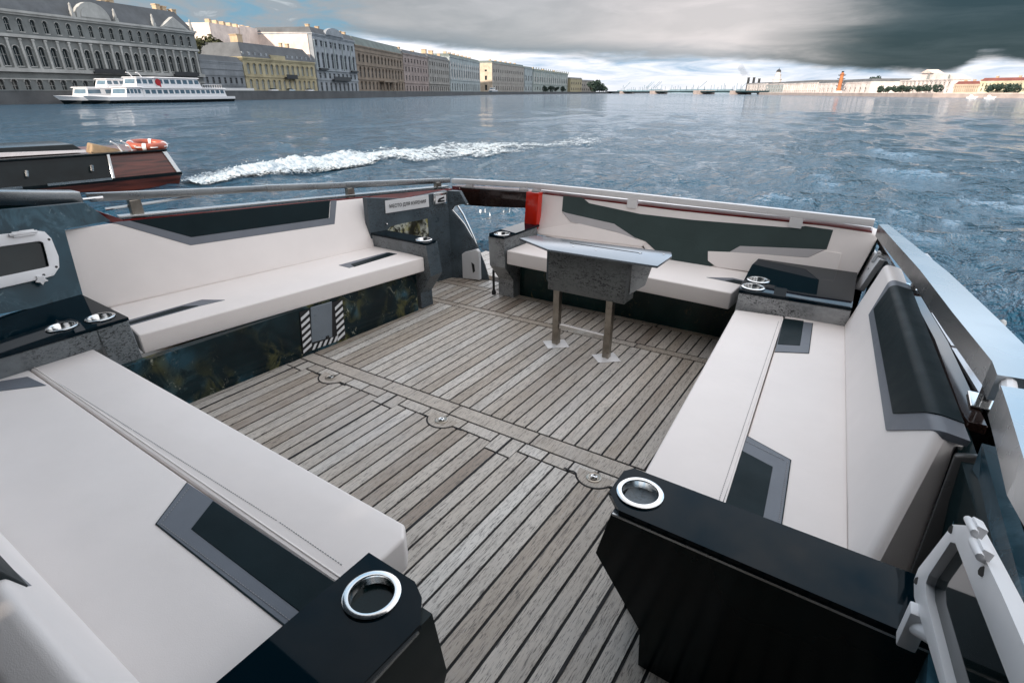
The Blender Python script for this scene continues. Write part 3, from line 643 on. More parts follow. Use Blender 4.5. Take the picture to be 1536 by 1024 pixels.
def hatch(label, loc, outer, glass, n, knobs, d=.03, hinges=(), hs=1.0):
    "framed opening port: white frame, dark pane, knobs"
    t = thing('hatch_window', label, 'window', loc, 'white framed hatch windows')
    nn = Vector(n).normalized()
    fm = MB(); O = [Vector(p) for p in outer]; G = [Vector(p) for p in glass]
    k = len(O); ring = []
    vs = [p + nn * d for p in O] + [p + nn * d for p in G] + [p for p in O] + [p + nn * .002 for p in G]
    fs = []
    for i in range(k):
        j = (i + 1) % k
        fs += [(i, j, k + j, k + i), (i, 2 * k + i, 2 * k + j, j), (k + i, k + j, 3 * k + j, 3 * k + i)]
    fm.add([tuple(v) for v in vs], fs)
    obj('frame', fm, 'white_plastic', t, .004, 2)
    obj('pane', MB().slab([tuple(p + nn * .010) for p in G], tuple(-nn * .006)), 'dark_glass', t)
    for q in knobs:
        q = Vector(q) + nn * (d + .012)
        mb = MB(); a = nn.orthogonal().normalized(); c = nn.cross(a)
        mb.slab([tuple(q + (a * math.cos(R(36 * i)) + c * math.sin(R(36 * i))) * (.030 if i % 2 == 0 else .017)) for i in range(10)], tuple(-nn * .022))
        obj('knob', mb, 'white_plastic', t, .002, 1)
    for q in hinges:
        q = Vector(q) + nn * (d + .002); a = (O[2] - O[1]).normalized()
        obj('hinge', MB().beam(q - a * .032 * hs, q + a * .032 * hs, .03 * hs, .022 * hs, up=nn).tube([q - a * .045 * hs + nn * .008, q + a * .045 * hs + nn * .008], .009 * hs, 8), 'white_plastic', t, .004, 2)
    for i in range(0, k, 2):
        q = O[i].lerp(G[i], .3) + nn * d; 
        obj('screw', MB().slab([tuple(q + (nn.orthogonal().normalized() * math.cos(2 * math.pi * j / 8) + nn.cross(nn.orthogonal().normalized()) * math.sin(2 * math.pi * j / 8)) * .007) for j in range(8)], tuple(nn * .0015)), 'black_plastic', t)
    return t
nLW = (.93, -.1, .33)
hatch('white framed hatch window in the printed film wall at far left', (-3.7, .7, .7),
    [(-3.746,0.391,0.98),(-3.786,0.797,0.938),(-3.802,0.941,0.929),(-3.802,0.984,0.913),(-3.792,1,0.874),(-3.759,0.994,0.777),(-3.739,0.974,0.723),(-3.723,0.934,0.69),(-3.716,0.888,0.688),(-3.691,0.693,0.691),(-3.641,0.278,0.703)],
    [(-3.725,0.369,0.925),(-3.765,0.773,0.882),(-3.781,0.918,0.874),(-3.783,0.942,0.872),(-3.782,0.956,0.862),(-3.76,0.945,0.799),(-3.739,0.933,0.741),(-3.738,0.926,0.739),(-3.734,0.898,0.739),(-3.711,0.715,0.743),(-3.659,0.298,0.752)], nLW, [(-3.712,0.87,0.682)], .03, [(-3.795,0.907,0.922), (-3.791,0.872,0.922)])
nRW = (-.9, -.25, .2)
hatch('white framed hatch window in the aft starboard corner', (.1, 3.7, .7),
    [(0.038,4.772,0.573),(0.118,3.731,0.727),(0.093,3.778,0.633),(0.06,3.802,0.505),(0.041,3.976,0.454),(0.012,4.258,0.385),(-0.026,4.677,0.299),(-0.001,4.82,0.42)],
    [(0.014,4.923,0.499),(0.053,4.391,0.57),(0.049,4.329,0.546),(0.036,4.316,0.49),(0.031,4.247,0.46),(0.019,4.413,0.437),(-0.007,4.762,0.386),(0.001,4.862,0.437)], nRW, [(-0.046,4.995,0.268), (0.012,4.258,0.385)], .03, [(0.059,4.542,0.617), (0.106,3.873,0.703)])

# ---------------- starboard side
sb = thing('bulwark', 'starboard bulwark with mahogany capping under the wide hand rail', 'bulwark', (.3, 2.5, 0))
obj('inner_wall', MB().slab([(.07, 4.1, -.05), (.30, 1.2, -.05), (.36, 1.2, .76), (.30, 2.2, .75), (.075, 4.1, .74)], (.04, 0, 0)), 'dark_panel', sb)
cap = [(.055, 4.15, .765), (.185, 3.3, .768), (.30, 2.42, .772), (.345, 1.84, .775), (.36, 1.78, .775), (.405, 1.78, .775), (.345, 2.42, .772), (.225, 3.3, .768), (.09, 4.2, .765)]
gm = MB(); gm.loft([(x, y, z - .03) for x, y, z in cap], cap); obj('gunwale', gm, 'brown_gloss', sb, .003, 1)
hs = MB().loft([(.16, 4.2, .735), (.30, 3.3, .735), (.43, 2.42, .735), (.60, 1.2, .735)][::1] + [(.70, 1.2, .70), (.52, 2.42, .70), (.37, 3.3, .70), (.20, 4.22, .70)], [(.16, 4.2, .20), (.30, 3.3, .20), (.43, 2.42, .20), (.60, 1.2, .20), (.78, 1.2, -.9), (.60, 2.42, -.9), (.42, 3.3, -.9), (.22, 4.25, -.9)][:4] + [(.78, 1.2, -.05), (.60, 2.42, -.05), (.42, 3.3, -.05), (.22, 4.25, -.05)])
obj('hull_side', hs, 'aluminium', sb)
side = MB()
for i in range(6):
    y1 = 3.9 - i * .38; y0 = y1 - .372
    xa = lambda y: .118 + (4.1 - y) * .136
    side.slab([(xa(y1), y1, .768), (xa(y0), y0, .772), (xa(y0) + .17, y0, .765), (xa(y1) + .17, y1, .762)], (0, 0, -.012))
obj('side_plating', side, 'light_plate', sb)
sr = thing('hand_rail', 'wide polished aluminium hand rail along the starboard side', 'rail', (.3, 3, .9), RG)
def srail(z0, kk, inner, outer, hh):
    mb = MB(); k = len(inner)
    for i in range(k - 1):
        a, c, d, e = inner[i], inner[i + 1], outer[i + 1], outer[i]
        mb.loft([shift(p, (0, 0, 1), -hh) for p in (a, c, d, e)], [a, c, d, e])
    return mb
inn = [(0.036,3.913,0.898),(0.217,2.769,0.938),(0.294,2.169,0.959),(0.352,1.761,0.973),(0.352,1.66,0.977)]
out = [(p[0] + (.045 + .072 * min(1, max(0, (4.0 - p[1]) / 1.6))), p[1] + .02, p[2]) for p in inn]
obj('bar', srail(.9, 0, inn, out, .072), 'aluminium', sr, 0)
for q in ((.235, 3.06), (.405, 1.93)):
    obj('bracket', MB().box(q[0] - .012, q[0] + .012, q[1] - .03, q[1] + .03, .776, .90).box(q[0] - .035, q[0] + .05, q[1] - .055, q[1] + .05, .7765, .784), 'steel', sr, .002, 1)
fr2 = thing('hand_rail', 'forward aluminium hand rail section at the right edge of the photo', 'rail', (.5, 1.6, .8), RG)
inn2 = [(0.355,1.608,0.972),(0.354,1.482,0.976),(0.349,1.234,0.983)]
out2 = [(p[0] + .11, p[1] + .02, p[2]) for p in inn2]
inn2.append((inn2[2][0] + .10, inn2[2][1] - .75, inn2[2][2] + .03)); out2.append((inn2[3][0] + .11, inn2[3][1] + .02, inn2[3][2]))
obj('bar', srail(.9, 0, inn2, out2, .085), 'aluminium', fr2, 0)
obj('joint_pin', MB().tube([(inn2[0][0] + .02, inn2[0][1] - .05, inn2[0][2] - .025), (inn[4][0] + .03, inn[4][1] + .04, inn[4][2] - .02)], .018, 10), 'white_plastic', fr2)
rp = thing('mooring_rope', 'small coil of pale rope hanging outside the starboard rail', 'rope', (.5, 2.6, .8))
RPX = (0.463,2.455,0.86)
obj('coil', MB().tube([(RPX[0] + .016 * math.cos(a), RPX[1] + .03 * math.sin(a) + .008 * math.sin(3 * a), .86 + .012 * math.cos(2 * a)) for a in [2 * math.pi * k / 20 for k in range(20)]], .007, 8, 0, True), 'rope', rp)
nRW2 = (-.93, -.2, .3)
hatch('white framed hatch window standing open beside the black armrest, right foreground', (.4, 1.0, .6),
    [(0.25,0.961,0.971),(0.25,0.887,1.028),(0.25,0.762,1.064),(0.25,0.688,1.085),(0.25,0.402,1.158),(0.25,0.465,1.031),(0.25,0.689,0.889),(0.25,0.99,0.773),(0.25,1.035,0.773),(0.25,1.039,0.8)],
    [(0.25,0.933,0.956),(0.25,0.909,0.974),(0.25,0.762,1.015),(0.25,0.685,1.037),(0.25,0.425,1.111),(0.25,0.46,1.042),(0.25,0.699,0.903),(0.25,0.929,0.836),(0.25,0.96,0.837),(0.25,0.964,0.854)], nRW2, [], .025, [(0.25,0.845,1.055), (0.25,0.789,1.06)], hs=.6)
k0 = Vector((0.23,0.932,0.763)); k1 = Vector((0.25,0.882,0.801))
hw = [o for o in bpy.data.objects if o.name.startswith('hatch_window')][-1]
obj('handle', MB().beam(k0 - Vector((0, 0, .045)), k0 + Vector((0, 0, .04)), .03, .032, up=(0, 1, 0)).tube([k0, k1], .014, 10), 'white_plastic', hw, .006, 2)
obj('inner_side_panel', MB().slab([(.33, 1.30, .0), (.33, -.5, .0), (.40, -.5, .86), (.37, 1.62, .80), (.315, 1.30, .60)], (.03, 0, 0)), 'art_wall', sb)

# ---------------- stern rail and gunwale
tr = thing('hand_rail', 'pale aluminium hand rail across the stern, reaching both rail corners', 'rail', (-1.6, 4.1, .9), RG)
sa = [(-3.475,4.1,0.838),(-2.609,4.1,0.872),(-1.898,4.1,0.875),(-1.34,4.1,0.872),(-0.626,4.1,0.869),(0.013,4.1,0.863)]
rr = MB()
for a, c in zip(sa[:-1], sa[1:]): rr.slab([shift(a, (0, 0, 1), .024), shift(c, (0, 0, 1), .024), shift(c, (0, 0, 1), -.022), shift(a, (0, 0, 1), -.022)], (0, .045, 0))
obj('bar', rr, 'white_rail', tr, .004, 2)
for q in [(-3.262,4.1,0.824),(-2.651,4.1,0.842),(-2.518,4.1,0.845),(-1.619,4.1,0.852),(-0.431,4.1,0.846)]:
    obj('bracket', MB().box(q[0] - .04, q[0] + .04, q[1], q[1] + .04, q[2] - .07, q[2]), 'white_rail', tr, .003, 1)
tb = thing('transom', 'transom with a thin dark red mahogany capping behind the table bench', 'transom', (-1.3, 4.2, 0))
obj('gunwale', MB().slab([(-3.495,4.13,0.788),(-2.627,4.13,0.823),(-2.502,4.13,0.82),(-1.29,4.13,0.81),(-0.264,4.13,0.82),(0.013,4.13,0.812),(0.021,4.13,0.778),(-0.256,4.13,0.785),(-1.286,4.13,0.775),(-2.501,4.13,0.788),(-3.497,4.13,0.75)], (0, .10, 0)), 'mahogany', tb, .002, 1)
obj('cap_rail', MB().slab([shift(p, (0, .02, 0), 1) for p in [(-2.57,4.15,0.834),(-1.3,4.15,0.831),(-0.269,4.15,0.834),(0.002,4.15,0.824),(0.013,4.15,0.808),(-0.265,4.15,0.816),(-1.296,4.15,0.806),(-2.57,4.15,0.814)]], (0, .09, 0)), 'white_rail', tb)
obj('wall', MB().slab([(-2.45, 4.17, -.05), (.05, 4.17, -.05), (.06, 4.2, .79), (-2.45, 4.2, .79)], (0, .05, 0)), 'dark_panel', tb)
# ---------------- cabin behind the camera (out of frame: made tall and wide to shade the deck, mirrors in the gloss panels)
cb = thing('cabin', 'dark cabin bulkhead closing the forward end of the deck', 'cabin', (-1.6, -.6, 0))
obj('overhang', MB().box(-4.7, .95, -.56, .95, 2.42, 2.52), 'panel_grey', cb, .02, 2)
cw = MB().box(-4.7, -2.2, -.75, -.6, -.1, 3.3).box(.62, .80, -.75, .4, -.1, 3.3).box(-2.2, .62, -.75, -.6, 2.05, 3.3).box(-2.2, -1.2, -.75, -.6, -.1, 2.05)
obj('door', MB().box(-1.19, .61, -.70, -.66, -.1, 2.04), 'dark_glass', cb)  # dark pane added to stop sun coming through the cabin opening
obj('bulkhead', cw, 'dark_panel', cb, .01, 2)
for i in range(3): obj('window', MB().box(-3.7 + i * .5, -3.26 + i * .5, -.598, -.59, 1.1, 1.9), 'dark_glass', cb)
obj('roof', MB().box(-4.75, .85, -2.6, -.55, 3.3, 3.42), 'white_plastic', cb, .02, 2)

# ================================================================== WATER
WZ = -1.0
def wave(x, y, step):
    z = 0; p = Vector((x, y, 0))
    for L, A, rot, ax in ((9.5, .12, .5, 2.4), (4.2, .13, .15, 2.0), (1.9, .10, .8, 1.7), (.85, .05, .3, 1.5)):
        if step > L * .45: continue
        k = min(1, (L * .45 - step) / (L * .25))
        c, s = math.cos(rot), math.sin(rot); u = (x * c + y * s) / L; v = (-x * s + y * c) / (L * ax)
        n = mnoise.noise(Vector((u, v, L)));
        z += A * k * (1 - 2.2 * abs(n)) if L < 6 else A * k * n
    # wake train of our own boat, running aft of the transom
    d = y - 4
    if 0 < d < 160:
        hw = 1.2 + d * .16; q = (x + 1.7) / hw
        e = math.exp(-q * q * 1.4) * math.exp(-d / 80)
        n = mnoise.noise(Vector((x * .55, y * .32, 3.3)))
        if step < 1.4: z += e * .20 * n
        for sg in (-1, 1):
            q2 = (x + 1.7 - sg * (2.4 + d * .33)) / (1.0 + d * .05)
            if step < 1.6: z += math.exp(-q2 * q2) * .13 * math.exp(-d / 90) * (1 + .8 * mnoise.noise(Vector((x * .3, y * .3, 9))))
    return z
def sea(x, y):
    r = math.hypot(x + .6, y - 2.0); return wave(x, y, max(r * .0155, r * R(112) / 640))
def build_water():
    mb = MB(); C0 = Vector((-.6, 2.0)); NR, NA = 330, 640
    radii = []; r = 1.2
    while r < 6000:
        radii.append(r); r *= 1.0155 if r < 400 else 1.12
    NR = len(radii)
    # only the sector the photograph (and a side step) can see gets the fine mesh
    a0, a1 = R(34 - 56), R(34 + 56)
    fine = [a0 + (a1 - a0) * i / NA for i in range(NA + 1)]
    coarse = [a1 + (2 * math.pi - (a1 - a0)) * i / 60 for i in range(1, 60)]
    angs = fine + coarse; n = len(angs)
    for r in radii:
        step = max(r * .0155, r * (a1 - a0) / NA)
        for a in angs:
            x = C0.x - math.sin(a) * r; y = C0.y + math.cos(a) * r
            z = wave(x, y, step) if r < 320 else 0
            if r < 7 : z = min(z, .02)
            mb.v.append((x, y, WZ + z))
    for i in range(NR - 1):
        for j in range(n):
            k = (j + 1) % n; mb.f.append((i * n + j, i * n + k, (i + 1) * n + k, (i + 1) * n + j))
    mb.m = [0] * len(mb.f)
    return mb
m, nt, b = mat('river_water'); M['water'] = m
b.inputs['Base Color'].default_value = (.011, .060, .108, 1); b.inputs['Roughness'].default_value = .07; b.inputs['IOR'].default_value = 1.42
def wnoise(sx_, sy_, ang, sc, det, ro, di): return noise(nt, coords(nt, (sx_, sy_, 1), rot=(0, 0, R(ang))), sc, det, ro, di)
h1 = wnoise(1, .42, -22, .55, 4, .55, .5); h2 = wnoise(1, .5, -40, 1.7, 4, .6, .4); h3 = wnoise(1, .6, -5, 5.0, 4, .6, .3); h0 = wnoise(1, .38, -28, .13, 4, .55, .4)
h = mth(nt, 'ADD', mth(nt, 'MULTIPLY', h1, .70), mth(nt, 'MULTIPLY', h2, .78))
h = mth(nt, 'ADD', h, mth(nt, 'MULTIPLY', h3, .26)); h = mth(nt, 'ADD', h, mth(nt, 'MULTIPLY', h0, 2.0))
bump(nt, b, h, 1.0, .85)
wt = obj('river', build_water(), 'water', sm=False); wt.data.shade_smooth(); struct(wt)
rb = obj('riverbed', MB().box(-7000, 7000, -7000, 7000, -9.2, -9), 'caulk'); struct(rb)

# foam of the wooden boat's wake: a heaped crest near its stern that thins into lace
rnd = random.Random(3)
ico = bmesh.new(); bmesh.ops.create_icosphere(ico, subdivisions=1, radius=1); iv = [v.co.copy() for v in ico.verts]; ifc = [[v.index for v in f.verts] for f in ico.faces]; ico.free()
FD = []
def foam_field(pts, widths, heights, dens, cell, seed):
    mb = MB(); P = [Vector(p[:2]) for p in pts]; seg = [(P[i + 1] - P[i]).length for i in range(len(P) - 1)]; tot = sum(seg); rows = []; s = 0
    while s < tot:
        q = s; i = 0
        while i < len(seg) - 1 and q > seg[i]: q -= seg[i]; i += 1
        t = min(1, q / seg[i]); c = P[i].lerp(P[i + 1], t); d = (P[i + 1] - P[i]).normalized(); f = lambda a: a[i] + (a[i + 1] - a[i]) * t
        w, hh, dn = f(widths), f(heights), f(dens); nrm = Vector((-d.y, d.x)); row = []; K = 44
        for j in range(K + 1):
            u = (j / K - .5) * 2; p = c + nrm * (u * w / 2)
            a1 = mnoise.fractal(Vector((p.x * .55, p.y * .55, seed)), 1.0, 2.0, 3); a2 = mnoise.fractal(Vector((p.x * 3.6, p.y * 3.6, seed + 4)), .7, 2.2, 5); rg = 1 - abs(mnoise.noise(Vector((p.x * 1.7, p.y * 1.7, seed + 8)))) * 2
            den = (1 - u * u) * .75 + dn + a1 * .30 + a2 * .40 + rg * .22 - .55
            lift = max(0, den); z = WZ + .05 + sea(p.x, p.y) + hh * min(1, lift) * (.8 + .22 * a1) + .030 * a2 * min(1, lift * 3)
            row.append((p.x, p.y, z, den))
        rows.append(row); s += cell * (1 + s / 22)
    for r_ in rows:
        for q in r_: mb.v.append(q[:3]); FD.append(max(0, min(1, q[3])))
    for i in range(len(rows) - 1):
        for j in range(K):
            if (rows[i][j][3] + rows[i + 1][j + 1][3]) / 2 > -.05: mb.f.append((i * (K + 1) + j, i * (K + 1) + j + 1, (i + 1) * (K + 1) + j + 1, (i + 1) * (K + 1) + j)); mb.m.append(0)
    for r_ in rows:
        for q in r_:
            if q[3] > .45 and rnd.random() < .05:
                sc = rnd.uniform(.008, .030); o_ = Vector((q[0] + rnd.gauss(0, .06), q[1] + rnd.gauss(0, .06), q[2] + abs(rnd.gauss(0, .05))))
                mb.add([o_ + Vector((v.x * sc, v.y * sc, v.z * sc)) for v in iv], ifc)
    return mb
fm = foam_field([(-17.062,8.172,-1),(-17.197,9.15,-1),(-17.567,11.008,-1),(-17.945,12.616,-1),(-17.739,16.012,-1),(-17.406,19.352,-1),(-16.426,23.864,-1),(-14.023,29.823,-1)], [1.1, 2.2, 2.8, 3.2, 5.0, 6.5, 7.0, 6.0], [.10, .15, .20, .26, .13, .07, .03, .01], [.44, .34, .36, .42, .22, .14, .02, -.25], .055, 2.0)
fo = obj('wake_foam', fm, 'foam_lace', ang=80); cd_ = fo.data.color_attributes.new('den', 'FLOAT_COLOR', 'POINT')
for i_, d_ in enumerate(cd_.data): q_ = FD[i_] if i_ < len(FD) else 1.0; d_.color = (q_, q_, q_, 1)
fo['kind'] = 'stuff'; tag(fo, 'white churned foam trailing from the wooden boat across the river', 'foam')
# a thinner broken line of foam on our own wake
fp = [(-7.24,10.791,-1),(-6.806,10.71,-1),(-6.519,10.546,-1)]
fm2 = MB()
for i in range(36):
    c = Vector(fp[1]) + Vector((rnd.gauss(0, .22), rnd.gauss(0, .5), 0)); sc = rnd.uniform(.012, .03)
    fm2.add([(c.x + v.x * sc, c.y + v.y * sc, WZ + .12 + abs(rnd.gauss(0, .07)) + v.z * sc) for v in iv], ifc)
fo = obj('splash', fm2, 'foam', ang=80); fo['kind'] = 'stuff'; tag(fo, 'small white splash seen through the transom gateway', 'splash')

# ================================================================== WOODEN BOAT with the lifebuoy
def wood_planks(name, a, c):
    m, nt, b = mat(name); v = coords(nt, (.5, .5, 7)); n = noise(nt, v, 1.6, 6, .6, .6)
    lk(nt, ramp(nt, n, (.3, a), (.68, c)), b.inputs['Base Color']); b.inputs['Roughness'].default_value = .28
    bump(nt, b, n, .2, .01); return m
M['hull_wood'] = wood_planks('varnished_hull_wood', (.018, .008, .007), (.19, .052, .036))
M['dark_paint'] = plain('dark_paint', (.006, .010, .012), .22, var=.4, scale=2, spec=.2)
M['canvas'] = plain('canvas', (.24, .17, .10), .8, var=.3, scale=5)
M['orange_ring'] = plain('orange_ring', (.34, .075, .04), .4, var=.12, scale=6)
wb = thing('wooden_boat', 'dark wooden motor boat with varnished stern cutting through the river at left', 'boat', (-18, 5, -1))
S0 = Vector((-17.35, 8.1)); dv = Vector((-.10, -1.0)).normalized(); pv = Vector((-dv.y, dv.x))   # heading away to the left; pv points away from us
if pv.x > 0: pv = -pv
def wb_pt(u, v, z): q = S0 + dv * u + pv * v; return (q.x, q.y, WZ + z)
def strake(u0, u1, z0, z1, o0, o1, mt, nm, d=.05):
    obj(nm, MB().slab([wb_pt(u0, o0, z0), wb_pt(u1, o0, z0), wb_pt(u1, o1, z1), wb_pt(u0, o1, z1)], (pv.x * d, pv.y * d, 0)), mt, wb)
L_ = 26
obj('hull', MB().loft([wb_pt(.25, .06, -.3), wb_pt(L_, .06, -.3), wb_pt(L_, 3.6, -.3), wb_pt(.25, 3.6, -.3)], [wb_pt(-.02, -.10, .42), wb_pt(L_, -.10, .5), wb_pt(L_, 3.7, .5), wb_pt(-.02, 3.7, .42)])
    .loft([wb_pt(-.0, -.08, .42), wb_pt(L_, -.08, .5), wb_pt(L_, 3.7, .5), wb_pt(0, 3.7, .42)], [wb_pt(.2, .10, 1.08), wb_pt(L_, .10, 1.2), wb_pt(L_, 3.5, 1.2), wb_pt(.2, 3.5, 1.08)]), 'hull_wood', wb, .02, 2)
strake(1.68, L_, .50, 1.10, -.10, .06, 'dark_paint', 'dark_side', .06)
strake(-.03, L_, .42, .50, -.14, -.14, 'dark_paint', 'rubbing_strake', .10)
strake(1.75, 3.15, .47, .53, -.19, -.19, 'aluminium', 'rub_rail', .05)
strake(3.65, 9, .47, .53, -.19, -.19, 'aluminium', 'rub_rail', .05)
strake(-.03, 7, .02, .06, -.02, -.02, 'aluminium', 'rub_rail', .05)
obj('corner_strip', MB().slab([wb_pt(1.66, -.13, .46), wb_pt(1.73, -.13, .46), wb_pt(1.66, .0, 1.10), wb_pt(1.59, .0, 1.10)], (pv.x * .06, pv.y * .06, 0)), 'aluminium', wb, .01, 1)
obj('corner_strip', MB().slab([wb_pt(-.06, -.12, .40), wb_pt(.06, -.12, .40), wb_pt(.28, .07, 1.08), wb_pt(.16, .07, 1.08)], (pv.x * .06, pv.y * .06, 0)), 'aluminium', wb, .01, 1)
obj('deck_edge', MB().loft([wb_pt(.15, .02, 1.08), wb_pt(L_, .02, 1.20), wb_pt(L_, .34, 1.20), wb_pt(.15, .34, 1.08)], [wb_pt(.15, .02, 1.13), wb_pt(L_, .02, 1.25), wb_pt(L_, .34, 1.25), wb_pt(.15, .34, 1.13)]), 'dark_paint', wb, .01, 1)
obj('cabin_side', MB().loft([wb_pt(1.9, .9, 1.14), wb_pt(L_, .9, 1.25), wb_pt(L_, 3.0, 1.25), wb_pt(1.9, 3.0, 1.14)], [wb_pt(2.1, 1.0, 1.34), wb_pt(L_, 1.0, 1.50), wb_pt(L_, 2.8, 1.50), wb_pt(2.1, 2.8, 1.34)]), 'dark_paint', wb, .05, 2)
obj('windscreen', MB().slab([wb_pt(2.0, .42, 1.16), wb_pt(3.9, .42, 1.18), wb_pt(3.85, .44, 1.28), wb_pt(2.0, .44, 1.22)], (-pv.x * .03, -pv.y * .03, 0)), 'light_plate', wb)
obj('seat', MB().loft([wb_pt(1.0, .4, 1.11), wb_pt(1.9, .4, 1.11), wb_pt(1.9, .9, 1.11), wb_pt(1.1, .9, 1.11)], [wb_pt(1.3, .5, 1.20), wb_pt(1.8, .5, 1.36), wb_pt(1.8, .9, 1.38), wb_pt(1.4, .9, 1.24)]), 'canvas', wb, .05, 3)
for u in (.95, 1.2): obj('cleat', MB().tube([wb_pt(u, .3, 1.12), wb_pt(u + .06, .3, 1.28), wb_pt(u + .22, .25, 1.40)], .022, 8), 'white_plastic', wb)
for u in (2.1, 3.45): obj('fairlead', MB().tube([wb_pt(u, -.16, .88), wb_pt(u + .03, -.17, .74)], .035, 8), 'steel', wb)
lb = thing('lifebuoy', 'orange lifebuoy with white bands lying on the wooden boat stern', 'lifebuoy', wb_pt(1.35, .62, 1.14))
cB = Vector(wb_pt(.44, .62, 1.24)); e1 = Vector((dv.x, dv.y, .02)); e2 = Vector((pv.x, pv.y, .10)).normalized()
def bring(a0, a1, r, n, closed=False): return [tuple(cB + e1 * (.42 * math.cos(a)) + e2 * (.42 * math.sin(a))) for a in [a0 + (a1 - a0) * k / n for k in range(n + (0 if closed else 1))]]
obj('ring', MB().tube(bring(0, 2 * math.pi, 0, 40, True), .095, 14, 0, True), 'orange_ring', lb)
for a in (.5, 2.1, 3.7, 5.2): obj('band', MB().tube(bring(a - .10, a + .10, 0, 4), .100, 14), 'white_plastic', lb)
obj('grab_line', MB().tube([tuple(cB + e1 * ((.50 + .04 * math.cos(8 * a)) * math.cos(a)) + e2 * ((.50 + .04 * math.cos(8 * a)) * math.sin(a))) for a in [2 * math.pi * k / 64 for k in range(64)]], .014, 6, 0, True), 'white_plastic', lb)

# ================================================================== FAR BANKS
def wall_mat(name, base, stain=.3, sc=.35):
    m, nt, b = mat(name); v = coords(nt); vz = coords(nt, (1, 1, .25))
    n = noise(nt, v, sc, 6, .65); n2 = noise(nt, vz, 1.1, 5, .6)
    c = ramp(nt, n, (.3, tuple(x * (1 - stain) for x in base)), (.7, tuple(min(.9, x * (1 + stain * .6)) for x in base)))
    c = mix(nt, ramp(nt, n2, (.55, 0), (.75, .4)), c, tuple(x * .55 for x in base))
    lk(nt, c, b.inputs['Base Color']); b.inputs['Roughness'].default_value = .85; return m
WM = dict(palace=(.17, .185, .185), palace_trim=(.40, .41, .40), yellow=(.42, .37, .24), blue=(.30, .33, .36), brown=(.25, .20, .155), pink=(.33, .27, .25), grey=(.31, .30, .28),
          ice=(.36, .41, .42), cream=(.55, .46, .36), sand=(.36, .34, .31), mint=(.36, .41, .39), white=(.68, .64, .62), orange=(.66, .42, .20), rose=(.78, .66, .60), granite=(.10, .105, .11), net=(.22, .24, .26),
          roof=(.11, .12, .13), green_roof=(.14, .17, .16), red_roof=(.20, .07, .06), stone=(.42, .36, .34), chimney=(.52, .40, .27), lemon=(.60, .57, .42), dark=(.03, .035, .04))
for k, c in WM.items(): M['w_' + k] = wall_mat('masonry_' + k if 'roof' not in k else k, c, sc=.2)
M['brick_red'] = wall_mat('brick_red', (.42, .16, .065))
M['window_glass'] = plain('window_glass', (.014, .022, .026), .12, var=.5, scale=.3)
M['window_pale'] = plain('window_pale', (.20, .23, .24), .15, var=.5, scale=.25)
M['iron'] = plain('iron', (.02, .022, .025), .5, var=.2)
M['bridge_iron'] = plain('bridge_iron', (.018, .045, .055), .6, var=.2, scale=.05)

